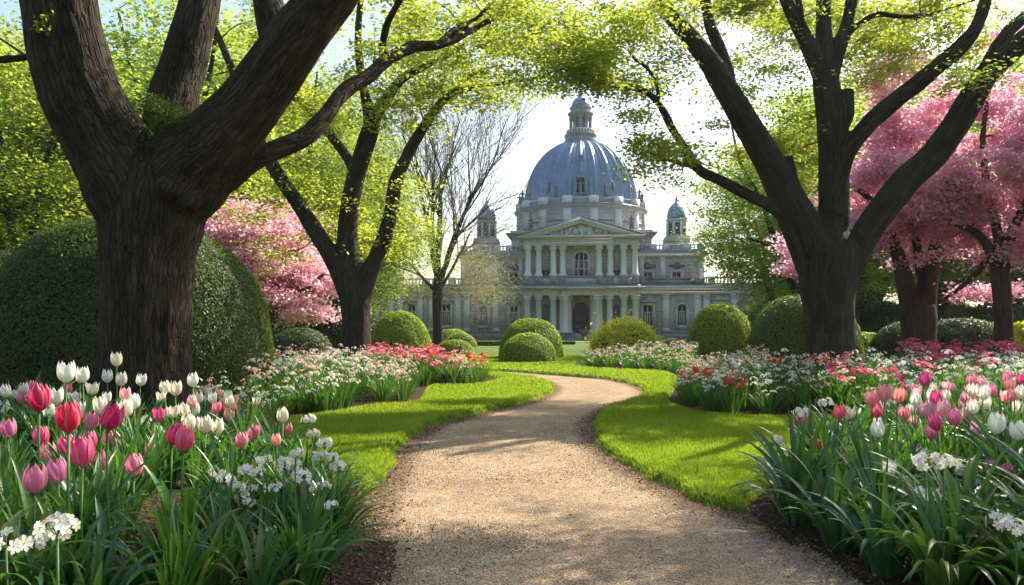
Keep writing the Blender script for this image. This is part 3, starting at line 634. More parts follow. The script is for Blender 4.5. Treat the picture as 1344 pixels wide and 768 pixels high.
for (px, py, dd, l) in ((1215,608,34,'white star flower cluster left of the pair above the arching leaves of the right bed'),(1239,608,34,'white star flower cluster right of the pair above the arching leaves of the right bed'),(1215,648,30,'white star flower cluster hanging below the pair in the right bed'),(1134,629,20,'small cream star flower cluster low over the arching leaves of the right bed'),(1266,619,24,'white star flower cluster left under the pair of pink tulips in the right bed'),
      (1283,632,24,'lower white star flower cluster beneath the twin pink tulips in the right bed'),(1312,685,34,'leftmost white star flower of the big cluster at the bottom right'),(1334,694,36,'lower white star flower of the big cluster at the bottom right'),(1330,676,30,'topmost white star flower of the big cluster at the bottom right'),(1340,716,30,'lowest white star flower cluster at the right edge of the photo'),(1051,542,20,'cream star flower cluster just above the coral tulip nearest the lawn'),(1084,529,18,'cream star flower cluster left of the salmon tulips in the right bed')):
    white_cluster(px, py, dd, l, rr.randrange(4))

# ---- the deeper beds: flowering plants (foliage + blossoms)
def flower_mass(seed, mat, n, spread, hh, s, kind='star', mats2=None):
    rg = np.random.default_rng(seed); mb = MB()
    for k in range(n):
        r = spread * math.sqrt(rg.uniform(0, 1)); a = rg.uniform(0, 6.28); c = np.array((r*math.cos(a), r*math.sin(a), hh * rg.uniform(.72, 1.08) - .35 * r * r / spread))
        if kind == 'star':
            for j in range(rg.integers(5, 9)):
                d = rg.normal(0, 1, 3); d[2] = abs(d[2]) + .3; d /= np.linalg.norm(d); floret(mb, c + d * .06 * np.array((1, 1, .8)), d + rg.normal(0, .2, 3), s * .82 * rg.uniform(.7, 1.2), rg, 5, True)
        else:    # lily-like cups
            for j in range(rg.integers(1, 3)):
                q = c + rg.normal(0, .03, 3); floret(mb, q, np.array((rg.normal(0, .5), rg.normal(0, .5), 1)), s * 1.9, rg, 6, True); floret(mb, q + (0, 0, .01), np.array((rg.normal(0, .2), rg.normal(0, .2), 1)), s * 1.4, rg, 5, True)
    return mb.me('blossom', mat)
BM = {}
for i in range(4):
    BM['white', i] = flower_mass(100+i, M['wfl'], 8, .26, .54, .027); BM['cream', i] = flower_mass(110+i, M['cream'], 9, .26, .56, .027); BM['blush', i] = flower_mass(120+i, M['blush'], 9, .24, .58, .027)
    BM['red', i] = flower_mass(130+i, M['redpetal'] if 'redpetal' in M else M['blush'], 15, .24, .60, .03, 'lily') if False else None
M['redpetal'] = leaf_mat('red_petal', [(.50, .02, .03), (.62, .05, .06), (.70, .14, .09)], [(.85, .05, .04), (.9, .15, .1)], .35, nscale=6)
M['rosepetal'] = leaf_mat('rose_petal', [(.55, .03, .12), (.66, .09, .22), (.74, .22, .32)], [(.85, .08, .2), (.9, .25, .35)], .35, nscale=6)
for i in range(4):
    BM['red', i] = flower_mass(130+i, M['redpetal'], 11, .22, .60, .027, 'lily'); BM['rose', i] = flower_mass(140+i, M['rosepetal'], 13, .22, .62, .027, 'lily')
PL = {'white': 'white', 'cream': 'creamy white', 'blush': 'peach pink', 'red': 'scarlet', 'rose': 'rose pink'}
def plant(x, y, kind, s, where, foliage=True):
    z0 = bz(x, y) - .02 if y < 28 else .05
    o = empty('flowering_plant', (x, y, z0), rr.uniform(0, 6.28)); o.scale = (s, s, s * rr.uniform(.9, 1.12))
    link('foliage', CLUMP_MID[rr.randrange(4)], o); link('blossom', BM[kind, rr.randrange(4)], o)
    tag(o, f'{PL[kind]} flowering plant {where}', 'flowering plant', f'flowering plants {where}')
def scatter_plants(region, n, kinds, where, s=(.8, 1.05), mind=.26, tries=6000):
    pts = []
    for _ in range(tries):
        if len(pts) >= n: break
        px, Y = rr.uniform(*region[0]), rr.uniform(*region[1]); x = (px - CX) / F * Y
        if min(poly_sdf([(x, Y)], BEDL)[0], poly_sdf([(x, Y)], BEDR)[0]) > -.2: continue
        if any((x-a)**2 + (Y-b)**2 < mind**2 for a, b in pts): continue
        if any(math.hypot(x-tx, Y-ty) < tr for tx, ty, tr in ((-3.67, 8, .75), (-3.9, 20, .55), (5.57, 14, .65))): continue
        pts.append((x, Y)); plant(x, Y, rr.choice(kinds), rr.uniform(*s), where)
W_, C_, B_, D_, S_ = 'white', 'cream', 'blush', 'red', 'rose'
scatter_plants(((330, 560), (11.2, 15.6)), 56, [W_, W_, C_, C_, B_, W_, C_], 'in the left bed before the slender forked trunk', (.8, 1.0), .36)
scatter_plants(((485, 650), (16.8, 20)), 44, [S_, D_, S_, B_, S_, C_, B_], 'in the pink rows at the far end of the left bed', (.8, 1.0), .3)
scatter_plants(((400, 560), (15.2, 19.5)), 26, [C_, B_, W_, B_], 'around the slender forked trunk of the left bed', (.8, 1.0), .4)
scatter_plants(((230, 425), (8.6, 11.6)), 26, [W_, C_, W_, W_, B_, W_], 'between the round hedge and the left lawn', (.65, .85), .36)
scatter_plants(((885, 1110), (10.9, 14.2)), 48, [W_, C_, B_, W_, C_, D_, W_, B_], 'in the right bed before the forked trunk', (.75, .95), .34)
scatter_plants(((1090, 1350), (9.4, 14.5)), 60, [W_, W_, C_, W_, W_, S_], 'in the shade beyond the right tulips', (.75, 1.0), .38)
scatter_plants(((880, 1000), (14.5, 20)), 34, [C_, W_, B_, C_], 'behind the right lawn before the clipped balls', (.75, .9), .4)
scatter_plants(((764, 910), (21.6, 26)), 56, [C_, W_, C_, B_], 'in the pale border beneath the golden bush', (.75, .95), .34)
scatter_plants(((1190, 1345), (14.5, 17.5)), 22, [S_, W_, S_], 'in front of the low dark hedge on the right', (.9, 1.1), .36)
# ------------------------------------------------------------------ trees
def limb(pts, n=5):
    """pts: (px, py, radius in photo px, Y) -> smooth (x, y, z, r) rows"""
    A = np.array([[*W(p[0], p[1], p[3]), p[2] * p[3] / F] for p in pts]); return crom(A, n)
def bark_attr(V, limbs):
    best = np.full(len(V), 1e9); out = np.zeros((len(V), 3)); off = 0
    for L in limbs:
        A, B = L[:-1, :3], L[1:, :3]; T, U, Bn = frames(L[:, :3]); s = np.concatenate(([0], np.cumsum(np.linalg.norm(B - A, axis=1))))
        for i in range(len(A)):
            e = B[i] - A[i]; q = V - A[i]; t = np.clip(q @ e / (e @ e + 1e-12), 0, 1); r = q - t[:, None] * e; d = np.linalg.norm(r, axis=1) / max(L[i, 3], .01)
            k = d < best; best[k] = d[k]
            u = (1-t)[:, None] * U[i] + t[:, None] * U[i+1]; b = (1-t)[:, None] * Bn[i] + t[:, None] * Bn[i+1]
            out[k] = np.stack([(r * u).sum(1) , (r * b).sum(1), (s[i] + t * (s[i+1]-s[i])) * .16 + off * 3.1], 1)[k]
        off += 1
    return out
def remeshed(mb, voxel, smooth=3):
    me = mb.me('tmp', M['twig']); o = bpy.data.objects.new('tmp', me); COL.objects.link(o)
    m = o.modifiers.new('r', 'REMESH'); m.mode = 'VOXEL'; m.voxel_size = voxel
    s = o.modifiers.new('s', 'SMOOTH'); s.iterations = smooth; s.factor = .5
    dg = bpy.context.evaluated_depsgraph_get(); dg.update(); ev = o.evaluated_get(dg); m2 = bpy.data.meshes.new_from_object(ev)
    V = np.empty(len(m2.vertices) * 3, np.float32); m2.vertices.foreach_get('co', V); N_ = np.empty(len(V), np.float32); m2.vertices.foreach_get('normal', N_)
    nl = np.empty(len(m2.loops), np.int32); m2.loops.foreach_get('vertex_index', nl); lt = np.empty(len(m2.polygons), np.int32); m2.polygons.foreach_get('loop_total', lt)
    ls = np.concatenate(([0], np.cumsum(lt)[:-1])); Fs = [nl[ls[lt == k][:, None] + np.arange(k)] for k in (3, 4) if (lt == k).any()]
    bpy.data.objects.remove(o); bpy.data.meshes.remove(m2); bpy.data.meshes.remove(me)
    return V.reshape(-1, 3).astype(float), N_.reshape(-1, 3).astype(float), Fs
def trunk_mesh(limbs, mat, voxel=None, ridge=.02, sides=10, extra=None, flare=None, seed=0):
    mb = MB()
    for L in limbs: mb.tube(L[:, :3], L[:, 3], 20 if voxel else sides)
    if flare is not None:
        x, y, r, n = flare; rg = np.random.default_rng(seed)
        for k in range(n):
            a = 2*np.pi*k/n + rg.normal(0, .2); d = np.array((math.cos(a), math.sin(a))); z0 = bz(x, y)
            mb.tube(crom([(x + d[0]*r*.2, y + d[1]*r*.2, z0 + r*1.3), (x + d[0]*r*.6, y + d[1]*r*.6, z0 + r*.6), (x + d[0]*r*1.1, y + d[1]*r*1.1, z0 + r*.12), (x + d[0]*r*1.8, y + d[1]*r*1.8, z0 - r*.3)], 4), np.linspace(r*.38, r*.16, 13), 10)
    if extra: extra(mb)
    if voxel:
        V, N_, Fs = remeshed(mb, voxel)
        A = bark_attr(V, limbs); q = A * np.array((1, 1, 1.)) 
        n1 = fbm(q, 20, 3 + seed, 2) - .5; rd = 1 - np.abs(fbm(q, 17, 9 + seed, 2) - .5) * 5; bigl = fbm(V, 2.4, 5 + seed, 3) - .5
        V = V + N_ * (ridge * (n1 * .8 + rd * .5) + ridge * 2.6 * bigl)[:, None]
        return mesh('trunk', V, Fs, mat, True, attr={'bark': bark_attr(V, limbs)})
    V = np.vstack(mb.v); return mesh('trunk', V, [np.array(mb.f[k]) for k in sorted(mb.f)], mat, True, attr={'bark': bark_attr(V, limbs)})

SD = np.array(SUNDIR)
LIT = []      # ground discs kept sunny by gaps in the canopy: (x, y, rx, ry)
def proj(C): return CX + C[:, 0] / C[:, 1] * F, HY - (C[:, 2] - EYE) / C[:, 1] * F
OPEN = np.array([(628, 262), (634, 175), (660, 150), (690, 158), (720, 150), (760, 142), (790, 128), (806, 142), (826, 200), (838, 246), (875, 262), (905, 262), (925, 300), (935, 335), (935, 460), (610, 460), (620, 330)], float)
def centers(lobes, seed, thr=.42, fr=.9, shell=.35, keep=1.0):
    """lobes: (x,y,z, rx,ry,rz, n)"""
    rg = np.random.default_rng(seed); out = []
    for (x, y, z, rx, ry, rz, n) in lobes:
        d = rg.normal(size=(n * 3, 3)); d /= np.linalg.norm(d, axis=1)[:, None]; r = rg.uniform(shell, 1, n * 3) ** .6
        C = d * r[:, None] * (rx, ry, rz) + (x, y, z); C = C[fbm(C * (1, 1, 1.8), fr, seed + 31, 2) > thr]; out.append(C[:max(1, int(n * (keep if n < 90 else keep * .8 + .2)))])
    return np.vstack(out)
def lobe(px, py, Y, rpx, rpy, n, dy=None):
    c = W(px, py, Y); return (c[0], c[1], c[2], rpx * Y / F, (dy if dy else rpx * Y / F), rpy * Y / F, n)
def carve(C, keep_open=True, seed=3, p=.93):
    rg = np.random.default_rng(seed)
    if keep_open:
        u, v = proj(C); k = poly_sdf(np.stack([u, v], 1), OPEN) > 8; C = C[k]
    g = C[:, :2] - SD[None, :2] * (C[:, 2:3] / SD[2])
    for (x, y, rx, ry) in LIT:
        q = ((g[:, 0] - x) / rx) ** 2 + ((g[:, 1] - y) / ry) ** 2; k = (q > 1) | (rg.uniform(0, 1, len(C)) > p); C = C[k]; g = g[k]
    return C
def grow(parent, limbs, C, mat, leaf, per, spread, seed, flat=.35, tilt=.55, twig='twig', tw=.016, wob=.12, minr=0, name='crown', droop=.0, vis_twigs=True, aspect=1.0, clear=1.0):
    """twigs reach every cluster of leaves, then the leaves themselves"""
    rg = np.random.default_rng(seed); nodes = np.vstack([L[len(L)//3 if i == 0 else 2:, :3] for i, L in enumerate(limbs)]); nr = np.concatenate([L[len(L)//3 if i == 0 else 2:, 3] for i, L in enumerate(limbs)])
    d0 = np.array([np.min(((nodes - c) ** 2).sum(1)) for c in C]); order = np.argsort(d0); TV = []; TF = []; off = 0
    nd = [tuple(p) for p in nodes]; NP = np.zeros((len(nodes) + len(C) * 3, 3)); NR = np.zeros(len(NP)); k = len(nodes); NP[:k] = nodes; NR[:k] = nr
    for i in order:
        c = C[i]; dd = ((NP[:k] - c) ** 2).sum(1) * (1 + (NP[:k, 2] > c[2] + .4) * 1.5); j = int(np.argmin(dd)); a = NP[j]; L_ = math.sqrt(((a-c)**2).sum())
        if L_ > 1e-3:
            r0 = min(NR[j] * .6, tw * (.5 + L_ * .5)); r1 = max(r0 * .35, .0025)
            mid = a + (c - a) * .5 + rg.normal(0, wob * L_ * .6, 3) + (0, 0, L_ * .07); q = crom([a, mid, c], 3); tv, tf = tube(q, np.linspace(r0, r1, len(q)), 4)
            TV.append(tv); TF.append(tf + off); off += len(tv)
            NP[k] = mid; NR[k] = (r0 + r1) / 2; NP[k+1] = c; NR[k+1] = max(r1, .004); k += 2
    cr = None
    n = len(C) * per; ci = np.repeat(np.arange(len(C)), per)
    cs = rg.uniform(.65, 1.3, len(C))[ci]; tn = rots(len(C), rg, .22)[ci]
    pos = rg.normal(0, .5, (n, 3)) * spread * cs[:, None] * (1, 1, flat); pos = np.einsum('nij,nj->ni', tn, pos)
    pos[:, 2] -= droop * (pos[:, :2] ** 2).sum(1); pos += C[ci]
    big = nr > .045; q_ = nodes[big]; r_ = nr[big]; ok = np.ones(n, bool)
    if clear and len(q_):
        for a_, b_ in zip(q_, r_): ok &= ((pos - a_) ** 2).sum(1) > (b_ + .14 * clear) ** 2
    pos = pos[ok]; n = len(pos)
    V, Fa = scatter(np.array(LEAF[0]) * (aspect, 1, 1), LEAF[1], pos, rots(n, rg, tilt), leaf * rg.uniform(.55, 1.25, n))
    cr = link(name, mesh(name, V, [Fa], mat), parent)
    if TV: link('twigs', mesh('twigs', np.vstack(TV), [np.vstack(TF)], M[twig], True), cr)['kind'] = 'stuff'
    return cr
def local(o, parent): return o

# sun patches wanted on path and lawns (world x, y, rx, ry)
LIT += [(.35, 6.8, 1.5, 1.35), (-1.6, 8.0, 1.3, .9), (2.6, 7.6, 1.5, .8), (-3.0, 5.6, 1.2, .9), (-2.6, 4.3, .9, .6), (3.4, 5.8, .8, .6), (-.3, 11.4, 1.0, .35), (3.2, 10.0, 1.2, .5), (-1.5, 14.5, 2.2, 1.8), (1.5, 17, 3, 3.2), (-.7, 19, 3, 2.2), (-2.9, 17, 2.2, 2.2), (.2, 4.75, .35, .35), (-3.2, 12.8, 1.6, 1.1), (4.4, 12.6, 1.5, .8)]

# -- the thick tree on the left
T1 = [limb([(190, 620, 66, 8.0), (190, 560, 60, 8.0), (191, 450, 56, 8.0), (194, 350, 57, 8.0), (200, 285, 66, 8.0), (206, 235, 62, 8.0), (215, 205, 30, 8.05)]),
      limb([(196, 320, 48, 8.0), (180, 250, 62, 7.95), (140, 185, 53, 7.85), (108, 125, 50, 7.75), (84, 40, 47, 7.6), (68, -60, 44, 7.5), (30, -180, 38, 7.4), (-40, -330, 26, 7.2), (-80, -480, 14, 7.2)]),
      limb([(212, 225, 34, 8.1), (226, 140, 31, 8.3), (248, 60, 27, 8.5), (266, -20, 24, 8.7), (285, -140, 20, 9), (300, -300, 14, 9.3), (330, -450, 8, 9.5)]),
      limb([(200, 300, 42, 8.0), (240, 232, 58, 7.95), (292, 178, 44, 7.85), (340, 122, 39, 7.75), (382, 60, 37, 7.6), (432, -2, 33, 7.5), (490, -80, 29, 7.3), (560, -190, 24, 7), (620, -330, 17, 6.8), (690, -460, 9, 6.6)]),
      limb([(372, 85, 22, 7.7), (358, 30, 20, 7.75), (350, -30, 18, 7.8), (365, -140, 14, 7.9), (400, -280, 9, 8)]),
      limb([(270, 250, 22, 7.95), (300, 232, 16, 7.95), (327, 214, 12.5, 8.0), (352, 200, 12, 8.1), (397, 181, 11, 8.3), (424, 156, 10.5, 8.5), (451, 121, 10, 8.8), (484, 100, 9.5, 9.1), (508, 79, 8.5, 9.4), (541, 62, 7, 9.8), (578, 58, 5.6, 10.2), (622, 38, 4, 10.8), (665, 14, 2.6, 11.4), (720, -10, 1.6, 12)]),
      limb([(505, 82, 6, 9.35), (502, 60, 4, 9.3), (508, 30, 5, 9.2), (520, 8, 5, 9.1), (540, -30, 4, 9)]),
      limb([(575, 58, 4.5, 10.2), (600, 38, 3.6, 10.5), (628, 22, 2.8, 10.8), (652, -4, 2, 11)]),
      limb([(30, 76, 2.5, 7.9), (48, 73, 4, 7.8), (85, 70, 7, 7.75)]), limb([(-40, 80, 3.5, 8.2), (5, 78, 4, 8.0), (42, 74, 4, 7.8), (85, 66, 8, 7.75)])]
t1 = empty('broad_tree', (W(190, 0, 8)[0], 8, bz(-3.67, 8))); 
def at_root(o, root):      # keep world placement while parented to an Empty standing at the trunk's foot
    o.location = (-root.location.x, -root.location.y, -root.location.z); return o
def knot1(mb):
    for (px, py, Y, r) in ((222, 246, 7.60, .13), (210, 272, 7.64, .08), (250, 264, 7.64, .10), (188, 262, 7.66, .07), (128, 90, 7.7, .1)):
        c = W(px, py, Y); mb.lathe([(r*.3, c[2]-r), (r*.9, c[2]-r*.5), (r, c[2]), (r*.7, c[2]+r*.7), (r*.2, c[2]+r)], c[0], c[1], 12)
at_root(link('trunk', trunk_mesh(T1, M['bark_big'], .021, .016, extra=knot1, flare=(-3.67, 8, .43, 7), seed=1), t1), t1)
tag(t1, 'thick dark trunked tree with mossy fork, largest and nearest on the left', 'tree', 'big park trees framing the view')
# moss cushions in its fork
rg = np.random.default_rng(5); mp = []
for (px, py, r, n) in ((213, 152, .24, 1400), (228, 168, .28, 2200), (205, 142, .2, 900), (245, 168, .24, 1500), (226, 195, .24, 1500), (265, 160, .2, 800), (195, 130, .16, 500), (285, 145, .16, 500), (225, 222, .18, 600), (380, 48, .1, 350), (385, 12, .09, 300)):
    c = W(px, py, 7.72 if px < 300 else 7.5); mp.append(c + rg.normal(0, .5, (n, 3)) * (r, r*.8, r*.45))
mp = np.vstack(mp); V, Fa = scatter(LEAF[0], LEAF[1], mp, rots(len(mp), rg, .8), rg.uniform(.012, .03, len(mp)))
at_root(link('moss', mesh('moss', V, [Fa], M['moss']), t1), t1)
C1 = centers([lobe(600, 30, 10.6, 130, 45, 38, 1.3), lobe(700, 20, 11.6, 100, 60, 34, 1.6), lobe(660, 90, 11.8, 90, 30, 36, 1.2), lobe(520, 20, 9.8, 60, 50, 24, .9), lobe(470, 75, 9.2, 40, 40, 10, .6),
              lobe(470, -330, 7.8, 330, 130, 50, 3.4), lobe(100, -380, 7, 260, 150, 45, 2.6), lobe(700, -330, 7.5, 240, 110, 20, 2.2), lobe(-40, 20, 8.4, 60, 90, 26, 1), lobe(300, -250, 9.5, 260, 110, 25, 2)], 4, .46, 1.3, keep=.62)
C1 = carve(C1); C1 = C1[C1[:, 1] > 2.2]
at_root(grow(t1, T1[:9], C1, M['leaf_spring'], .062, 120, .32, 41, flat=.3), t1)
sp_ = np.array([W(52, 30, 7.2), W(62, 24, 7.2), W(56, 38, 7.2)]); 
V, Fa = scatter(LEAF[0], LEAF[1], np.repeat(sp_, 14, 0) + rg.normal(0, .03, (42, 3)), rots(42, rg, .8), rg.uniform(.03, .06, 42))
at_root(link('leaf_sprout', mesh('leaf_sprout', V, [Fa], M['leaf_spring']), t1), t1)

# -- slender forked tree in the left bed
T2 = [limb([(468, 500, 27, 20), (467, 470, 21, 20), (467, 420, 18.5, 20), (465, 380, 21, 20), (458, 340, 15, 20), (456, 300, 12.5, 20), (462, 255, 12, 20), (472, 215, 12, 19.9), (483, 180, 11.5, 19.8), (487, 160, 10, 19.8), (478, 120, 6, 19.8), (470, 60, 5, 19.8), (474, -10, 4, 19.7)]),
      limb([(465, 395, 17, 20), (440, 345, 12.5, 19.9), (412, 300, 10.5, 19.8), (384, 257, 9.5, 19.6), (360, 222, 9, 19.4), (340, 185, 8, 19.2), (322, 140, 7, 19), (300, 80, 5, 18.8), (270, 10, 4, 18.5)]),
      limb([(460, 270, 10, 20), (464, 224, 7.5, 20.1), (440, 185, 6.5, 20.2), (414, 151, 6, 20.3), (386, 129, 5.5, 20.4), (350, 112, 4, 20.6), (300, 100, 3, 21)]),
      limb([(484, 172, 9, 19.8), (500, 140, 7.5, 19.7), (528, 104, 6, 19.5), (555, 88, 5, 19.3), (585, 74, 3.5, 19.1), (620, 50, 2.5, 19)]),
      limb([(468, 395, 17, 20), (490, 345, 11, 19.9), (505, 310, 10, 19.8), (514, 275, 9.5, 19.7), (519, 240, 9, 19.6), (534, 205, 8, 19.5), (553, 172, 7.2, 19.4), (575, 140, 6, 19.2), (598, 121, 4.5, 19), (640, 112, 3.6, 18.7), (690, 105, 2.8, 18.4), (735, 98, 1.6, 18)]),
      limb([(590, 126, 4, 19.1), (612, 103, 3.2, 19), (640, 90, 2.2, 18.8), (675, 82, 1.5, 18.6)])]
t2 = empty('slender_tree', (-3.9, 20, .3)); tag(t2, 'slender forked tree rising from the flowers of the left bed', 'tree', 'big park trees framing the view')
at_root(link('trunk', trunk_mesh(T2, M['bark_grey'], .045, .014, flare=(-3.9, 20, .38, 6), seed=2), t2), t2)
C2 = centers([lobe(470, 60, 19.8, 170, 100, 150, 2.4), lobe(360, 150, 19.6, 110, 70, 70, 1.8), lobe(600, 70, 19, 110, 55, 50, 1.6), lobe(690, 60, 18.2, 110, 60, 52, 1.6), lobe(540, 160, 19.5, 60, 50, 26, 1.2), lobe(430, 250, 20.5, 90, 70, 56, 1.6), lobe(340, 250, 20.5, 70, 55, 30, 1.4),
              lobe(535, 250, 19.9, 38, 60, 18, .9), lobe(500, 315, 20.3, 45, 30, 16, .9), lobe(745, 60, 17.6, 70, 45, 36, 1.2), lobe(640, 110, 18.6, 60, 30, 18, 1), lobe(460, -120, 19.5, 260, 130, 16, 3.5), lobe(400, 330, 21, 60, 30, 14, .9)], 14, .45, .9, keep=.66)
at_root(grow(t2, T2, carve(C2), M['leaf_spring'], .105, 125, .62, 42, flat=.28, tw=.022), t2)

# -- forked tree on the right
T3 = [limb([(1090, 590, 46, 14), (1090, 540, 36, 14), (1089, 470, 32, 14), (1088, 410, 31.5, 14), (1086, 365, 36, 14), (1086, 330, 40, 14), (1088, 300, 24, 14)]),
      limb([(1080, 370, 26, 14), (1058, 310, 27, 13.95), (1034, 262, 22, 13.9), (1010, 214, 19, 13.8), (986, 172, 17.5, 13.7), (962, 132, 16, 13.6), (936, 88, 14.5, 13.5), (907, 50, 12, 13.4), (872, 10, 10, 13.3), (848, -30, 8, 13.2), (810, -100, 6, 13)]),
      limb([(958, 125, 11, 13.6), (954, 96, 9.5, 13.6), (945, 66, 8.5, 13.7), (932, 32, 7.5, 13.8), (924, -10, 7, 13.9), (915, -80, 5, 14)]),
      limb([(1088, 350, 28, 14), (1094, 280, 20, 14), (1094, 210, 18.5, 14.05), (1089, 150, 17, 14.1), (1084, 105, 16, 14.1), (1082, 60, 11, 14.1), (1081, 0, 9.5, 14.2), (1084, -70, 7.5, 14.3), (1090, -180, 5, 14.5)]),
      limb([(1084, 110, 12, 14.1), (1066, 70, 11, 14), (1048, 34, 9.5, 13.9), (1030, -6, 8.5, 13.8), (1000, -80, 6, 13.6)]), limb([(1052, 45, 6, 13.9), (1048, 10, 5.5, 13.95), (1040, -40, 4.5, 14)]),
      limb([(1088, 105, 11, 14.1), (1100, 66, 9.5, 14.1), (1112, 30, 8, 14.1), (1119, -6, 7.5, 14.1), (1135, -80, 5, 14.2)]), limb([(1104, 52, 5, 14.1), (1122, 36, 4.2, 14), (1150, 19, 3.8, 13.9), (1185, 22, 3.4, 13.8), (1215, 20, 3, 13.7), (1250, 10, 2.4, 13.6), (1290, -4, 2, 13.5)]),
      limb([(1098, 235, 14, 14), (1112, 198, 12, 13.9), (1137, 167, 11.5, 13.8), (1160, 145, 11.5, 13.7), (1184, 125, 11, 13.6), (1210, 105, 11, 13.5), (1234, 84, 10.5, 13.4), (1262, 60, 10, 13.3), (1284, 30, 8.5, 13.2), (1298, -20, 7, 13.1), (1310, -90, 5, 13)]),
      limb([(1098, 372, 26, 14), (1122, 330, 19, 13.95), (1150, 286, 18, 13.9), (1190, 236, 18.5, 13.8), (1224, 205, 17.5, 13.7), (1250, 170, 17, 13.6), (1270, 138, 17, 13.5), (1290, 104, 15.5, 13.4), (1318, 76, 14, 13.3), (1350, 48, 13, 13.2), (1400, 10, 10, 13), (1460, -60, 7, 12.8)]),
      limb([(1282, 122, 10, 13.45), (1300, 76, 8, 13.5), (1325, 40, 8, 13.6), (1360, 10, 6, 13.7)]),
      limb([(1050, 305, 12, 13.95), (1020, 276, 8.5, 13.8), (984, 257, 7.5, 13.6), (948, 238, 7, 13.4), (918, 223, 6.2, 13.2), (901, 198, 5.6, 13.1), (884, 172, 5, 13), (866, 138, 4.6, 12.9), (844, 119, 4, 12.8), (810, 115, 3.2, 12.6), (777, 104, 2.6, 12.4), (753, 90, 2.1, 12.2), (720, 95, 1.8, 12), (694, 104, 1, 11.8)]),
      limb([(866, 138, 3.4, 12.9), (864, 122, 3, 12.9), (857, 100, 2.8, 12.9), (846, 86, 2.5, 12.9), (832, 76, 2.2, 12.9), (820, 58, 1.6, 12.9), (809, 45, 1, 12.9)]), limb([(915, 221, 3, 13.2), (890, 214, 2.6, 13.2), (866, 207, 2.2, 13.2), (844, 197, 1.7, 13.2), (812, 187, 1, 13.2)])]
t3 = empty('forked_tree', (5.57, 14, .3)); tag(t3, 'dark forked tree with broken stub and knot, right of the path', 'tree', 'big park trees framing the view')
def knot3(mb):
    c = W(1102, 366, 13.72); r = .17
    mb.tube(np.array([c + (0, .3, .02), c + (.02, .05, 0), c + (.03, -.03, -.01)]), [.2, .17, .10], 14)
    c = W(1028, 222, 13.72); mb.tube(np.array([W(1046, 290, 13.9), W(1036, 240, 13.85), W(1030, 206, 13.8)]), [.2, .16, .14], 12)
    mb.tube(np.array([W(1096, 190, 14.0), W(1112, 150, 14.0), W(1113, 118, 14.0)]), [.14, .12, .10], 12)
at_root(link('trunk', trunk_mesh(T3, M['bark_grey'], .034, .012, extra=knot3, flare=(5.57, 14, .42, 7), seed=3), t3), t3)
C3 = centers([lobe(860, 50, 12.9, 90, 60, 90, 1.5), lobe(820, 130, 12.8, 60, 50, 60, 1.2), lobe(860, 215, 13.2, 52, 36, 54, 1), lobe(805, 190, 13.2, 36, 40, 12, .9), (5.8, 8.6, 6.1, 2.8, 1.1, .5, 170), (3.4, 8.2, 6.0, 1.6, .8, .5, 40), (6.9, 16.4, 8.0, 3.4, .9, .5, 190), (7.4, 19.2, 8.2, 3.2, .7, .5, 110), (4.2, 16.2, 8.3, 1.6, .9, .6, 40), lobe(780, 80, 12.3, 80, 40, 40, 1.2), lobe(960, 30, 13.6, 90, 70, 60, 1.6), lobe(1160, 20, 14, 130, 50, 80, 1.8), lobe(1000, 130, 14.8, 70, 100, 80, 1.2), lobe(1050, 200, 15.6, 60, 70, 40, 1.0), lobe(1140, 60, 15, 90, 50, 50, 1.2),  # lobes in plain metres are added leaf clusters that throw shade on the path
              lobe(1290, 40, 13.2, 60, 60, 40, 1.2), lobe(1270, 95, 12.9, 30, 26, 9, .6), lobe(1080, -160, 13.8, 420, 150, 60, 4.2), lobe(760, -120, 12.6, 200, 90, 14, 2.5), lobe(730, 70, 12, 70, 35, 24, 1), lobe(1380, -60, 12.5, 140, 140, 80, 2.5), lobe(1500, 60, 12.5, 120, 90, 50, 2)], 24, .45, 1.1, keep=.68)
at_root(grow(t3, T3, carve(C3), M['leaf_spring'], .078, 125, .46, 43, flat=.3, tw=.02), t3)

# -- generic woodland tree (shared meshes)
def wood_tree(name, H, cr, seed, mat, leaf, per, nc, bark='bark_grey', forks=5, low=.28, spread=1.0, flat=.4, r0=.28, shape=1.0, thr=.45):
    rg = np.random.default_rng(seed); Ls = []; x = y = 0; tr = []
    for i in range(6): tr.append((x, y, H * low * i / 5, r0 * (1.3 if i == 0 else 1 - .07 * i))); x += rg.normal(0, .06); y += rg.normal(0, .06)
    Ls.append(crom(tr, 3)); top = np.array(tr[-1])
    for k in range(forks):
        a = 2 * np.pi * k / forks + rg.normal(0, .4); out = rg.uniform(.45, .95) * cr * (0.35 if k == 0 else 1); hh = H * rg.uniform(.72, .97) if k < forks - 2 else H * rg.uniform(.5, .7)
        P_ = [top - (0, 0, .3, 0)]
        for t in (.2, .4, .6, .8, 1): P_.append((top[0] + math.cos(a) * out * t ** .9 + rg.normal(0, .12), top[1] + math.sin(a) * out * t ** .9 + rg.normal(0, .12), top[2] + (hh - top[2]) * t ** 1.05, r0 * .62 * (1 - t * .82)))
        L = crom(P_, 3); Ls.append(L)
        for j in range(2):
            i0 = rg.integers(5, 11); s_ = L[i0]; b = a + rg.choice((-1, 1)) * rg.uniform(.6, 1.3); l2 = cr * rg.uniform(.3, .6)
            Ls.append(crom([s_ * (1, 1, 1, .8), (s_[0] + math.cos(b)*l2*.5, s_[1] + math.sin(b)*l2*.5, s_[2] + l2*.35, s_[3]*.5), (s_[0] + math.cos(b)*l2, s_[1] + math.sin(b)*l2, s_[2] + l2*.55, s_[3]*.2)], 4))
    lob = [(0, 0, H * (low + (1 - low) * .5), cr, cr, H * (1 - low) * .52, nc)]
    C = centers(lob, seed + 5, thr, 2.2 / cr, .25); keep = C[:, 2] > H * low * .8; return Ls, C[keep]
PROTO = {}
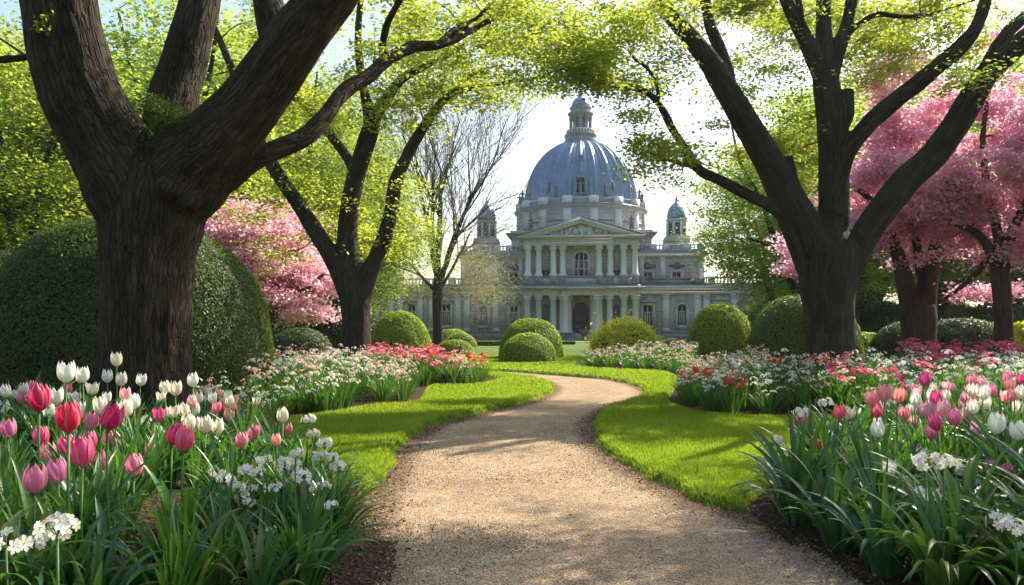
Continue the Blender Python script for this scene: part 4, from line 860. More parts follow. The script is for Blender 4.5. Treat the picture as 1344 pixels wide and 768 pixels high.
def wood_proto(key, **k):
    mat, leaf, per, sp, bark = k.pop('mat'), k.pop('leaf'), k.pop('per'), k.pop('sp'), k.pop('bark', 'bark_grey'); Ls, C = wood_tree(key, mat=mat, leaf=leaf, per=per, **k)
    o = empty(key); link('trunk', trunk_mesh(Ls, M[bark], sides=9), o); grow(o, Ls, C, M[mat], leaf, per, sp, k['seed'] + 9, tw=.03, flat=k.get('flat', .4)); PROTO[key] = o; o['used'] = 0; return o
def place(key, x, y, s=1, rz=0, label=None, group=None, cat='tree', z=None, sz=1):
    p = PROTO[key]
    if p['used'] == 0: o = p; p['used'] = 1
    else:
        o = p.copy(); COL.objects.link(o)
        for ch in p.children:
            c = ch.copy(); COL.objects.link(c); c.parent = o
            for g2 in ch.children: d = g2.copy(); COL.objects.link(d); d.parent = c
    o.location = (x, y, .05 if z is None else z); o.rotation_euler = (0, 0, rz); o.scale = (s, s, s * sz); tag(o, label, cat, group)
    return o
wood_proto('beech_tree', H=13, cr=5.2, seed=1, mat='leaf_mid', leaf=.17, per=150, sp=1.3, nc=330, low=.22)
wood_proto('maple_tree', H=11, cr=4.6, seed=2, mat='leaf_back', leaf=.15, per=150, sp=1.15, nc=260, low=.22)
wood_proto('oak_tree', H=15, cr=6, seed=3, mat='leaf_wood', leaf=.21, per=170, sp=1.5, nc=340, low=.14)
wood_proto('hornbeam_tree', H=10, cr=4.4, seed=4, mat='leaf_mid', leaf=.15, per=160, sp=1.1, nc=300, low=.16, flat=.3)
B_G = 'woodland trees behind the garden'
def wt(key, px, Y, s, label, rz=None, sz=1): return place(key, (px - CX) / F * Y, Y, s, rr.uniform(0, 6.28) if rz is None else rz, label, B_G, sz=sz)
wt('maple_tree', 20, 26, 1.0, 'yellow green leafy tree at the left edge behind the round hedge', 1.0)
wt('maple_tree', 95, 38, 1.2, 'bright spring tree behind the round hedge, left of the thick trunk')
wt('maple_tree', 385, 40, 1.25, 'bright spring tree behind the pink cherry on the left')
wt('maple_tree', 462, 34, .78, 'smaller bright spring tree between the slender tree and the bare tree')
wt('hornbeam_tree', 215, 34, 1.5, 'green tree right behind the thick dark trunk')
for i, (px, Y, s) in enumerate(((-60, 44, 1.1), (60, 56, 1.35), (180, 60, 1.3), (300, 58, 1.4), (400, 64, 1.35), (-150, 30, 1.0), (130, 78, 1.4), (340, 80, 1.4), (440, 72, 1.0))):
    wt('oak_tree' if i % 2 == 0 else 'beech_tree', px, Y, s, 'tall woodland tree far behind the hedges on the left')
wt('hornbeam_tree', 1032, 46, 1.15, 'feathery light green tree overhanging the right wing of the palace', .6)
wt('hornbeam_tree', 1060, 36, 1.15, 'light green tree behind the clipped balls on the right')
wt('maple_tree', 1125, 39, 1.0, 'yellow green tree rising behind the forked tree on the right', 2.2)
wt('beech_tree', 1135, 50, 1.3, 'mid green tall tree right of the palace behind the forked trunk')
wt('maple_tree', 1235, 40, 1.1, 'yellow green tree seen under the pink blossom on the right')
for i, (px, Y, s) in enumerate(((1150, 55, 1.3), (1240, 62, 1.35), (1330, 50, 1.2), (1420, 44, 1.2), (1130, 80, 1.3), (1220, 85, 1.4), (1310, 75, 1.3), (1060, 95, 1.2))):
    wt('oak_tree' if i % 2 == 0 else 'beech_tree', px, Y, s, 'tall woodland tree far behind the pink blossom on the right')
for i, (px, Y, s) in enumerate(((450, 100, 1.3), (380, 110, 1.4), (280, 110, 1.5), (180, 105, 1.5), (60, 95, 1.5), (-60, 90, 1.5))): wt('oak_tree', px, Y, s, 'distant woodland tree beyond the left wing of the palace')
# cherries
def cherry(key, lobes, limbs, mat, loc, label, leaf, per, sp, seed, thr=.50, tilt=1.0):
    o = empty('cherry_tree', loc); tag(o, label, 'cherry tree', 'pink blossoming cherry trees'); Cc = carve(centers(lobes, seed, thr, 1.0, .2), True)
    at_root(link('trunk', trunk_mesh(limbs, M['bark_cherry'], sides=12), o), o)
    at_root(grow(o, limbs, Cc, M[mat], leaf, per, sp, seed + 1, flat=.38, tilt=tilt, tw=.03, aspect=1.3, clear=.3), o); return o
cherry('a', [lobe(345, 345, 27, 88, 62, 150, 2.3), lobe(300, 310, 27.5, 50, 48, 60, 1.5), lobe(400, 385, 26.5, 56, 36, 60, 1.6), lobe(360, 300, 27.5, 60, 36, 46, 1.5), lobe(290, 380, 27.5, 50, 40, 40, 1.5)],
       [limb([(345, 480, 12, 27), (347, 450, 9, 27), (352, 425, 8, 27)]), limb([(352, 428, 7, 27), (372, 400, 5, 26.6), (400, 380, 4, 26.3), (425, 360, 2, 26)]), limb([(350, 430, 7, 27), (345, 390, 5, 27), (335, 340, 4, 27.2), (325, 290, 2, 27.4)]), limb([(352, 425, 6, 27), (375, 360, 4, 27), (390, 330, 2.5, 27), (395, 300, 1.5, 27)]), limb([(348, 435, 5, 27), (310, 390, 4, 27), (285, 350, 2, 27)])],
       'blossom_pink', (W(345, 0, 27)[0], 27, .05), 'pink cherry tree in blossom behind the left hedge, only one on the left', .105, 210, .62, 61)
cherry('b', [lobe(1200, 240, 20, 95, 75, 110, 2), lobe(1140, 210, 20.5, 55, 50, 30, 1.2), lobe(1185, 150, 20, 60, 50, 42, 1.4), lobe(1120, 300, 20.4, 60, 50, 44, 1.3), lobe(1230, 310, 20, 70, 45, 46, 1.5), lobe(1075, 240, 20.8, 40, 22, 26, .8), lobe(1070, 330, 20.8, 44, 38, 30, 1), lobe(1160, 100, 19.8, 40, 25, 9, .8), lobe(1180, 80, 20, 30, 20, 6, .6)],
       [limb([(1206, 500, 26, 20), (1206, 455, 21, 20), (1206, 420, 22, 20), (1206, 400, 20, 20)]), limb([(1202, 430, 15, 20), (1190, 380, 12, 20), (1180, 340, 9, 20), (1165, 300, 6, 20.1), (1140, 260, 4, 20.3), (1110, 240, 2.5, 20.5)]), limb([(1210, 430, 16, 20), (1216, 380, 13, 20), (1224, 345, 10, 19.9), (1230, 300, 7, 19.9), (1225, 230, 5, 20), (1215, 160, 3, 20)]), limb([(1214, 370, 7, 20), (1206, 345, 6, 20), (1202, 310, 5, 20), (1190, 240, 3, 20)]), limb([(1226, 330, 6, 19.9), (1260, 290, 4, 19.7), (1300, 262, 2.5, 19.5)])],
       'blossom_mauve', (W(1206, 0, 20)[0], 20, .25), 'pink cherry with thick twin trunk just right of the forked tree', .085, 210, .46, 71)
cherry('c', [lobe(1300, 230, 18, 110, 90, 140, 2), lobe(1340, 130, 18, 70, 70, 60, 1.6), lobe(1240, 260, 18.6, 70, 40, 44, 1.3), lobe(1350, 320, 18, 80, 34, 40, 1.5), lobe(1290, 385, 19, 50, 14, 9, .9), lobe(1420, 220, 18, 90, 110, 60, 2), lobe(1290, 60, 18.4, 40, 26, 9, .7)],
       [limb([(1318, 500, 16, 18), (1318, 450, 12, 18), (1316, 400, 11, 18), (1312, 350, 12, 18)]), limb([(1312, 355, 9, 18), (1300, 330, 7, 18), (1280, 305, 5, 18.2), (1240, 290, 3.5, 18.4), (1200, 280, 2, 18.6)]), limb([(1314, 352, 9, 18), (1322, 320, 7.5, 18), (1335, 290, 6, 18), (1360, 240, 4.5, 18), (1380, 180, 3, 18)]), limb([(1312, 350, 8, 18), (1310, 310, 6, 18), (1296, 250, 5, 18), (1290, 180, 3.5, 18), (1300, 110, 2, 18)]), limb([(1302, 335, 5, 18), (1270, 370, 3, 18.6), (1240, 392, 2, 19)])],
       'blossom_mauve', (W(1318, 0, 18)[0], 18, .25), 'pink cherry with single dark trunk at the right edge', .08, 210, .42, 81)

# -- bare tree in front of the palace, fine twigs and pale buds
def bare_tree():
    rg = np.random.default_rng(12); Y = 46; o = empty('bare_tree', (W(575, 0, Y)[0], Y, .05)); Ls = []; fine = []
    base = np.array(W(575, 452, Y)); tr = limb([(575, 462, 9, Y), (575, 440, 7, Y), (574, 410, 6.5, Y), (575, 385, 7.5, Y), (576, 360, 6.5, Y)]); Ls.append(tr)
    def rec(p, d, L, r, dep, bend):
        n = 5; pts = [np.append(p, r)]
        q = p.copy()
        for i in range(n):
            d = d + rg.normal(0, .07, 3) + np.array((0, 0, bend)); d /= np.linalg.norm(d); q = q + d * L / n; pts.append(np.append(q, r * (1 - .55 * (i+1)/n)))
        pts = np.array(pts); (Ls if r > .05 else fine).append(pts)
        if dep == 0: return
        for i in range(1, n + 1):
            for _ in range(2 if (i >= 2 or dep < 3) else 1):
                a = rg.normal(0, 1, 3); a -= a.dot(d) * d; a /= np.linalg.norm(a); nd = d * rg.uniform(.8, 1.1) + a * rg.uniform(.35, .7)
                if rg.uniform() < .62 or i == n: rec(pts[i, :3], nd / np.linalg.norm(nd), L * rg.uniform(.5, .78), max(pts[i, 3] * .62, .012), dep - 1, .05)
    top = W(576, 362, Y)
    for (dx, dy, dz, L, r) in ((-.35, .1, 1, 6.0, .17), (.05, -.1, 1, 6.6, .2), (.42, 0, 1, 6.4, .17), (.18, .3, 1, 6.4, .15), (-.15, -.3, 1, 6.0, .15), (.75, -.1, .8, 3.8, .11), (-.75, .1, .7, 3.6, .11)):
        d = np.array((dx, dy, dz)); rec(np.array(W(575, rg.uniform(360, 392), Y)), d / np.linalg.norm(d), L, r, 3, .03)
    at_root(link('trunk', trunk_mesh(Ls, M['bark_grey'], sides=8), o), o)
    mb = MB(); off = 0; TV = []; TF = []
    for f_ in fine:
        tv, tf = tube(f_[:, :3], np.maximum(f_[:, 3], .009), 3); TV.append(tv); TF.append(tf + off); off += len(tv)
    print('bare twigs', len(fine)); at_root(link('twigs', mesh('twigs', np.vstack(TV), [np.vstack(TF)], M['twig_pale']), o), o)
    C = centers([lobe(625, 360, Y, 48, 52, 90, 2.2), lobe(600, 330, Y, 40, 25, 20, 1.5), lobe(535, 378, Y, 50, 18, 28, 1.5), lobe(520, 360, Y, 35, 25, 12, 1.4), lobe(640, 385, Y, 30, 25, 22, 1.3)], 9, .35, 1.2, .1)
    at_root(grow(o, Ls, C, M['leaf_bud'], .06, 120, 1.35, 33, clear=0, twig='twig_pale', tw=.02, name='buds', tilt=.9, flat=.5), o)
    tag(o, 'tall bare tree with fine twigs and pale buds standing before the palace', 'tree')
bare_tree()

# ------------------------------------------------------------------ clipped bushes
def bush_mesh(kind, seed, leaf, n, lump=.04, sq=2.0, bright=False, loose=0):
    """unit bush: radius 1, height 1 (superellipse dome)"""
    rg = np.random.default_rng(seed); d = rg.normal(size=(n, 3)); d[:, 2] = np.abs(d[:, 2]) * 1.0 - .12; d /= np.linalg.norm(d, axis=1)[:, None]
    k = (np.abs(d) ** sq).sum(1) ** (-1 / sq); P_ = d * k[:, None]
    P_ *= (1 + lump * 2 * (fbm(P_, 1.6, seed, 3) - .5) + loose * rg.normal(0, 1, n) * (vnoise(P_, 5, seed) ** 2))[:, None]
    nrm = d ** (1 if sq <= 2 else 1) + rg.normal(0, .45, (n, 3)); nrm /= np.linalg.norm(nrm, axis=1)[:, None]
    P_ *= (1 - np.abs(rg.normal(0, .018, n)) + .05 * (rg.uniform(0, 1, n) > .985) * rg.uniform(0, 1, n) + .015 * (vnoise(P_, 9, seed + 4) - .5))[:, None]; return P_, nrm
def bush(name, px, Y, wpx, top_py, mat, label, leaf=.045, dens=900, sq=2.3, lump=.075, ry=None, seed=0, loose=0, group='clipped round bushes', zb=None, cat='bush'):
    x = (px - CX) / F * Y; rx = wpx / 2 * Y / F; ry = ry or rx; ztop = EYE - (top_py - HY) / F * Y; z0 = (bz(x, Y) if Y < 27 else .05) - .08 if zb is None else zb; hgt = ztop - z0
    area = 2 * math.pi * rx * max(rx, hgt); n = int(min(dens * area, 230000)); o = empty(name, (x, Y, z0)); tag(o, label, cat, group)
    P_, nr = bush_mesh(name, seed, leaf, n, lump, sq, loose=loose); P_ = P_ * (rx, ry, hgt / (1)) ; P_[:, 2] = np.maximum(P_[:, 2], .0)
    nr = nr / np.array((rx, ry, hgt)) ; nr /= np.linalg.norm(nr, axis=1)[:, None]; rg = np.random.default_rng(seed + 1)
    V, Fa = scatter(np.array(LEAF[0]) - (0, .5, 0), LEAF[1], P_, rots(n, rg, 0, nr), leaf * rg.uniform(.6, 1.3, n)); link('foliage', mesh('foliage', V, [Fa], M[mat]), o)
    u = np.linspace(0, np.pi/2, 12); prof = [(math.sin(np.pi/2 - a), math.sin(a)) for a in u]; V = []
    for j, a in enumerate(u):
        for q in range(28):
            t = 2*np.pi*q/28; dd = np.array((math.cos(a)*math.cos(t), math.cos(a)*math.sin(t), math.sin(a))); kk = (np.abs(dd)**sq).sum()**(-1/sq); V.append(dd * kk * .955)
    V = np.array(V); V *= (1 + lump * 2 * (fbm(V / .955, 1.6, seed, 3) - .5))[:, None]; V = V * (rx, ry, hgt); Fa = [(j*28+q, j*28+(q+1) % 28, (j+1)*28+(q+1) % 28, (j+1)*28+q) for j in range(11) for q in range(28)]
    link('inner_growth', mesh('inner_growth', V, [np.array(Fa)], M['hedge_core'], True), o); return o
bush('round_hedge', 178, 12.6, 342, 288, 'hedge_leaf', 'huge dark green domed hedge behind the thick trunk on the left', .036, 9500, 2.6, .045, seed=3, zb=0, cat='hedge')
bush('round_hedge', -20, 14.5, 200, 330, 'hedge_leaf', 'dark green hedge cut by the left edge beside the huge domed one', .055, 3500, 2.4, .05, seed=33, zb=0, cat='hedge')
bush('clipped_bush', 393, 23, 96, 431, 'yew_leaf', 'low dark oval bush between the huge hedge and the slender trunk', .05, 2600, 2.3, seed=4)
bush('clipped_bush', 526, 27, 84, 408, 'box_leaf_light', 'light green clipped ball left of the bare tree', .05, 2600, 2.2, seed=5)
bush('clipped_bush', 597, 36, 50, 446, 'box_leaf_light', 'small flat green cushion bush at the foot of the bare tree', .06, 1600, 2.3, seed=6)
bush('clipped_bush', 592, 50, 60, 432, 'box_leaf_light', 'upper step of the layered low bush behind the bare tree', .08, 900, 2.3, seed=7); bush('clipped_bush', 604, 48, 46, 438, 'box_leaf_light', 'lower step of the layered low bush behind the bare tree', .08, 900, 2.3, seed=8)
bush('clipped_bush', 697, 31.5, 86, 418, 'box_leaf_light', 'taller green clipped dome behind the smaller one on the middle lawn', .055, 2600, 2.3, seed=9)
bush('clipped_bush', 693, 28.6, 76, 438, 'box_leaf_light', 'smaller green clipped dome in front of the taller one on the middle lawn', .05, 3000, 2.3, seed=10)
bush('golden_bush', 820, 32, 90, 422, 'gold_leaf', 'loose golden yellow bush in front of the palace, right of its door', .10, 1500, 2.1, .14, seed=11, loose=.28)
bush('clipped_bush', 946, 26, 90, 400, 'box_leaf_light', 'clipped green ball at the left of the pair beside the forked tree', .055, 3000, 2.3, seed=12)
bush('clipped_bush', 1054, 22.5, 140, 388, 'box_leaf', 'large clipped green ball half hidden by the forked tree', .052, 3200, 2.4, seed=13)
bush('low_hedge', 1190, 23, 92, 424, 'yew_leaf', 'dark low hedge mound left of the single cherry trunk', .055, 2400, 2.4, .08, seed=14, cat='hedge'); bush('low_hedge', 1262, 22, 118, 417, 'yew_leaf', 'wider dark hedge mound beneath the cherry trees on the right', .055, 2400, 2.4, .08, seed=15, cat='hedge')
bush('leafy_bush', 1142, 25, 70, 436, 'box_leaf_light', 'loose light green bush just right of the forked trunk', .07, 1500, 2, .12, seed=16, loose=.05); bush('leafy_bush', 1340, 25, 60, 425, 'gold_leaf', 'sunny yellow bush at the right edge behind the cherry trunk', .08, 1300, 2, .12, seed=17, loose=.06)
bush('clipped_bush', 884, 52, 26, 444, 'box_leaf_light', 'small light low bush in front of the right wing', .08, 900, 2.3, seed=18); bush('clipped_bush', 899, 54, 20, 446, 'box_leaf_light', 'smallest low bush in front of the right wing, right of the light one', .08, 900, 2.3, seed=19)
for (px, lab) in ((445, 'dark evergreen shrub behind the slender trunk on the left'), (1150, 'dark evergreen shrub mass behind the loose light green bush')):
    bush('evergreen_shrub', px, 40, 120, 395, 'yew_leaf', lab, .10, 500, 2, .16, seed=int(px), loose=.06)
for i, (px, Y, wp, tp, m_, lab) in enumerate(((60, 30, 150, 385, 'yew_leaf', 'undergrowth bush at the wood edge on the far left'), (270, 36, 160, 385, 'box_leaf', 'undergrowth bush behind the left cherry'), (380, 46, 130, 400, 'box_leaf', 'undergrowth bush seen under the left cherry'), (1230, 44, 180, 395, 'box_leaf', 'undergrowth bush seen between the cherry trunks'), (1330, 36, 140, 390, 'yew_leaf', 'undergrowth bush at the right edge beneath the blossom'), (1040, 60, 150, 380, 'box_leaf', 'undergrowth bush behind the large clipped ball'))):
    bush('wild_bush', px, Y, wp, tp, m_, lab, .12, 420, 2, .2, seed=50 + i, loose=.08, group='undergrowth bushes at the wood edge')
def box_hedge(x0, x1, y0, y1, h, label, seed):
    rg = np.random.default_rng(seed); o = empty('box_hedge', ((x0+x1)/2, (y0+y1)/2, .03)); tag(o, label, 'hedge', 'low box hedges before the palace'); a, b = (x1-x0)/2, (y1-y0)/2
    MB().box(-a*.98, a*.98, -b*.95, b*.95, 0, h*.95).build('inner_growth', M['hedge_core'], o); n = int(1400 * (x1-x0)); s = rg.integers(0, 3, n); P_ = np.stack([rg.uniform(-a, a, n), rg.uniform(-b, b, n), rg.uniform(0, h, n)], 1)
    P_[s == 0, 2] = h; P_[s == 1, 1] = -b; k = s == 2; P_[k, 0] = np.where(rg.uniform(0, 1, k.sum()) < .5, -a, a); N_ = np.zeros((n, 3)); N_[s == 0, 2] = 1; N_[s == 1, 1] = -1; N_[k, 0] = np.sign(P_[k, 0]); N_ += rg.normal(0, .4, N_.shape); N_ /= np.linalg.norm(N_, axis=1)[:, None]
    V, Fa = scatter(np.array(LEAF[0]) - (0, .5, 0), LEAF[1], P_ + rg.normal(0, .012, P_.shape), rots(n, rg, 0, N_), .07 * rg.uniform(.6, 1.3, n)); link('foliage', mesh('foliage', V, [Fa], M['box_leaf']), o)
for i, (p0, p1, Y, lab) in enumerate(((617, 656, 52, 'low box hedge left of the clipped domes, before the palace'), (737, 754, 56, 'short low box hedge right of the clipped domes'), (655, 690, 52, 'low box hedge partly hidden behind the clipped domes'), (866, 960, 60, 'low box hedge before the right wing of the palace'))):
    box_hedge((p0-CX)/F*Y, (p1-CX)/F*Y, Y-.5, Y+.5, EYE - 18.5/F*Y, lab, 90 + i)
# ------------------------------------------------------------------ the palace (local frame: x right, y away from the viewer, axis through the door)
D0 = math.hypot(W(762, 0, 78)[0], 78); 
pal = empty('domed_palace', (W(762, 0, 78)[0], 78, .0), -math.atan2(W(762, 0, 78)[0], 78))
tag(pal, 'grey stone palace with blue ribbed dome, pediment and columned front', 'palace')
def lx(px, y): return (px - 762) / F * (D0 + y)
def lz(py, y): return EYE + (HY - py) / F * (D0 + y)
def bxp(mb, p0, p1, t, b, y0, y1, y=None, bev=0):       # a box given by its outline in the photo at depth y
    y = y0 if y is None else y; mb.box(lx(p0, y), lx(p1, y), y0, y1, lz(b, y), lz(t, y), bev); return mb
def part(mb, name, mat, smooth=False, parent=None): return mb.build(name, mat, parent or pal, smooth)
YP, YW, YD = 0.0, 3.2, 13.0
# walls with real openings: vertical strips round each window
def wall_with(mb, x0, x1, z0, z1, y, th, holes):
    """holes: (xa, xb, za, zb, arch) in local metres"""
    xs = sorted({x0, x1} | {h[0] for h in holes} | {h[1] for h in holes})
    for a, b in zip(xs[:-1], xs[1:]):
        hs = sorted([h for h in holes if h[0] <= a + 1e-6 and h[1] >= b - 1e-6], key=lambda h: h[2]); z = z0
        for h in hs:
            if h[2] > z: mb.box(a, b, y, y + th, z, h[2])
            z = h[3]
            if h[4]:      # spandrels of a round arch
                r = (h[1] - h[0]) / 2; cxx = (h[0] + h[1]) / 2; zc = h[3] - r; n = 8
                for sgn in (-1, 1):
                    pts = [(cxx + sgn * r, h[3])] + [(cxx + sgn * r * math.cos(t), zc + r * math.sin(t)) for t in np.linspace(0, math.pi/2, n)]
                    if sgn > 0: pts = pts[::-1]
                    mb.prism(pts, y + .002, y + th - .002)
        if z < z1: mb.box(a, b, y, y + th, z, z1)
def window(xa, xb, za, zb, y, arch=False, surround=True, bars=(1, 1), ped=False, curtain=True):
    r = (xb - xa) / 2; cx_ = (xa + xb) / 2; f = MB(); t = .09
    f.box(xa, xa + t, y + .18, y + .28, za, zb); f.box(xb - t, xb, y + .18, y + .28, za, zb); f.box(xa + t, xb - t, y + .18, y + .28, za, za + t); f.box(xa + t, xb - t, y + .18, y + .28, zb - t, zb)
    for k in range(bars[0]): q = xa + (xb - xa) * (k + 1) / (bars[0] + 1); f.box(q - .045, q + .045, y + .17, y + .27, za + t, zb - t)
    for k in range(bars[1]): q = za + (zb - za) * (.66 if bars[1] == 1 else (k + 1) / (bars[1] + 1)); f.box(xa + t, xb - t, y + .175, y + .265, q - .05, q + .05)
    w_ = f.build('window', M['stone_trim'], pal)
    MB().box(xa + .01, xb - .01, y + .30, y + .33, za, zb).build('pane', M['glass'], w_)
    if curtain:
        c = MB(); wd = (xb - xa)
        for sx in (-1, 1): c.box(cx_ + sx * wd * .22 - wd * .09, cx_ + sx * wd * .22 + wd * .09, y + .286, y + .296, za + .1, za + (zb - za) * .62)
        c.build('curtain', M['curtain'], w_)
    s = MB(); s.box(xa - .12, xb + .12, y - .16, y + .1, za - .16, za - .01, .03); s.build('sill', M['stone_trim'], w_)
    if surround:
        s = MB(); s.box(xa - .2, xa - .01, y - .07, y + .05, za, zb + (0 if not arch else -r)); s.box(xb + .01, xb + .2, y - .07, y + .05, za, zb + (0 if not arch else -r))
        if arch:
            for t0 in np.linspace(0, math.pi, 12)[:-1]:
                t1_ = t0 + math.pi / 11; zc = zb - r; pts = [(cx_ + q * math.cos(a), zc + q * math.sin(a)) for q, a in ((r + .01, t0), (r + .2, t0), (r + .2, t1_), (r + .01, t1_))]; s.prism(pts[::-1], y - .07, y + .05)
        else: s.box(xa - .2, xb + .2, y - .07, y + .05, zb + .01, zb + .2)
        if ped: s.box(xa - .32, xb + .32, y - .25, y + .04, zb + .32, zb + .46, .03)
        s.build('surround', M['stone_trim'], w_)
    return w_
# ground storey, wings
zg0, zg1 = lz(437, YW), lz(386, YW)
gw = [(lx(a, YW), lx(b, YW), lz(428, YW), lz(t_, YW), ar) for a, b, t_, ar in ((578, 590, 399, 0), (629, 640, 401, 1), (669, 680, 401, 0), (842.5, 855.5, 401, 0), (887, 899, 400, 1), (934, 946, 399, 0), (532, 543, 399, 0), (976, 988, 400, 0))]
mb = MB(); holes = gw; wall_with(mb, lx(484, YW), lx(1040, YW), 0.0, zg1, YW, .5, holes); part(mb, 'wall', M['stone'])
for h in gw: window(*h[:4], YW, bool(h[4]), True, (1, 1), ped=not h[4])
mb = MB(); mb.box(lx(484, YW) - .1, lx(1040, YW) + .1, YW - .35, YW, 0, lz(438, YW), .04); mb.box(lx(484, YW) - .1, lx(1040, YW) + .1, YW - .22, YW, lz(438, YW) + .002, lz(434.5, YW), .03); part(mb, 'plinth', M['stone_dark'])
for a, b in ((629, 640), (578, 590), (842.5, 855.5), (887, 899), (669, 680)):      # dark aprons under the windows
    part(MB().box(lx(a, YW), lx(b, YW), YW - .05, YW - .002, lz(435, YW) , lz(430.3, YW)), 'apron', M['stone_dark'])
def column(cx_, cy_, z0, z1, r, mat='stone_col'):
    h = z1 - z0; m = MB()
    m.box(cx_ - r*1.45, cx_ + r*1.45, cy_ - r*1.45, cy_ + r*1.45, z0, z0 + .14, .02)
    m.lathe([(r*1.35, z0 + .14), (r*1.38, z0 + .2), (r*1.15, z0 + .26), (r*1.18, z0 + .32), (r, z0 + .36), (r*1.0, z0 + h*.4), (r*.88, z1 - .48), (r*1.0, z1 - .46), (r*.88, z1 - .43), (r*.98, z1 - .3), (r*1.15, z1 - .2), (r*1.42, z1 - .12)], cx_, cy_, 18)
    m.box(cx_ - r*1.5, cx_ + r*1.5, cy_ - r*1.5, cy_ + r*1.5, z1 - .12, z1, .02)
    for k in range(8):      # leaves of the capital
        a = k * math.pi / 4; m.box(cx_ + r*1.12*math.cos(a) - .06, cx_ + r*1.12*math.cos(a) + .06, cy_ + r*1.12*math.sin(a) - .06, cy_ + r*1.12*math.sin(a) + .06, z1 - .42, z1 - .22, .02)
    return m.build('column', M[mat], pal, False)
def pilaster(px, y, t, b, wpx=8, d=.22, name='pilaster'):
    m = MB(); a, c = lx(px - wpx/2, y), lx(px + wpx/2, y); z0, z1 = lz(b, y), lz(t, y)
    m.box(a - .06, c + .06, y - d - .06, y, z0, z0 + .25, .02); m.box(a, c, y - d, y, z0 + .25, z1 - .4); m.box(a - .05, c + .05, y - d - .05, y, z1 - .4, z1 - .3, .01); m.box(a - .02, c + .02, y - d - .02, y, z1 - .3, z1 - .12); m.box(a - .1, c + .1, y - d - .1, y, z1 - .12, z1, .02)
    return m.build(name, M['stone_col'], pal)
for px in (491, 510, 522.5, 549, 565, 600, 612, 651, 872, 912.5, 924, 959, 1000, 1015): pilaster(px, YW, 387, 434.5)
# entablature between storeys (wings), sloping lead skirt, balcony parapet
mb = MB()
for (t_, b_, d_) in ((383.5, 387, .18), (379.5, 383.5, .10), (378.2, 379.5, .34), (376.5, 378.2, .62)): mb.box(lx(484, YW) - d_, lx(1040, YW) + d_, YW - d_, YW + .5, lz(b_, YW), lz(t_, YW) - .004)
part(mb, 'cornice', M['stone_trim'])
def skirt(x0, x1, y0, z0, z1, dep, name='roof_skirt'): return MB().add([(x0, y0 - .55, z0), (x1, y0 - .55, z0), (x1, y0 + dep, z0), (x0, y0 + dep, z0), (x0, y0 - .05, z1), (x1, y0 - .05, z1), (x1, y0 + dep, z1), (x0, y0 + dep, z1)], [(3, 2, 1, 0), (4, 5, 6, 7), (0, 1, 5, 4), (1, 2, 6, 5), (2, 3, 7, 6), (3, 0, 4, 7)]).build(name, M['lead'], pal)
skirt(lx(484, YW) - .3, lx(1040, YW) + .3, YW, lz(376.5, YW), lz(373.8, YW), 3)
def balustrade(x0, x1, y, z0, z1, posts=(), light=True):
    m = MB(); h = z1 - z0; m.box(x0, x1, y - .14, y + .14, z0, z0 + h*.18); m.box(x0, x1, y - .17, y + .17, z1 - h*.2, z1, .02)
    n = int((x1 - x0) / .34)
    for i in range(n):
        q = x0 + (i + .5) * (x1 - x0) / n; m.lathe([(.05, z0 + h*.18), (.10, z0 + h*.36), (.05, z0 + h*.6), (.085, z1 - h*.2)], q, y, 6, False)
    for q in posts: m.box(q - .3, q + .3, y - .2, y + .2, z0 + .002, z1 + .06, .02)
    return m.build('balustrade', M['stone_trim'], pal)
xl, xr = lx(604, YW + .4), lx(921, YW + .4)
balustrade(lx(484, YW), xl, YW + .1, lz(373.8, YW), lz(364.5, YW), [lx(p, YW) for p in (486, 520, 556, 592)]); balustrade(xr, lx(1040, YW), YW + .1, lz(373.8, YW), lz(364.5, YW), [lx(p, YW) for p in (930, 966, 1002, 1036)])
# parapet before upper windows
m = MB(); m.box(xl, lx(686, YW), YW + .0, YW + .3, lz(373.8, YW), lz(367.5, YW)); m.box(lx(838, YW), xr, YW, YW + .3, lz(373.8, YW), lz(367.5, YW)); m.box(xl - .05, lx(686, YW), YW - .08, YW + .38, lz(367.5, YW), lz(366, YW)); m.box(lx(838, YW), xr + .05, YW - .08, YW + .38, lz(367.5, YW), lz(366, YW))
for p in (612, 651, 682, 842, 873, 912): m.box(lx(p - 3.5, YW), lx(p + 3.5, YW), YW - .14, YW + .36, lz(373.6, YW), lz(365, YW), .02)
part(m, 'parapet', M['stone_dark'])
# upper storey of the wings
YU = YW + 1.2
uw = [(lx(a, YU), lx(b, YU), lz(371.5, YU), lz(358, YU), 0) for a, b in ((620, 631.5), (669, 680.5), (843.5, 855), (880, 892))]
mb = MB(); wall_with(mb, lx(604, YU), lx(921, YU), lz(378, YU), lz(338, YU), YU, .5, uw); mb.box(lx(604, YU), lx(921, YU), YU + .5, YU + 14, lz(378, YU), lz(338.2, YU)); part(mb, 'wall', M['stone'])
for h in uw:
    window(*h[:4], YU, False, True, (1, 0), curtain=True); cxx = (h[0] + h[1]) / 2; z = lz(350, YU)
    m = MB(); m.lathe([(.16, z - .3), (.42, z - .15), (.5, z), (.34, z + .2), (.1, z + .34)], cxx, YU - .02, 10); m.box(cxx - .75, cxx + .75, YU - .1, YU - .002, z - .12, z + .14, .04); part(m, 'carved_ornament', M['statue'])
for px in (607, 651, 684, 841, 868, 917): pilaster(px, YU, 338, 372, 6, .14)
mb = MB()
for (t_, b_, d_) in ((335.5, 338.2, .2), (334.2, 335.5, .5)): mb.box(lx(604, YU) - d_, lx(921, YU) + d_, YU - d_, YU + 14, lz(b_, YU), lz(t_, YU) - .004)
part(mb, 'cornice', M['stone_trim']); skirt(lx(604, YU) - .3, lx(921, YU) + .3, YU, lz(334.2, YU), lz(329.5, YU), 14)
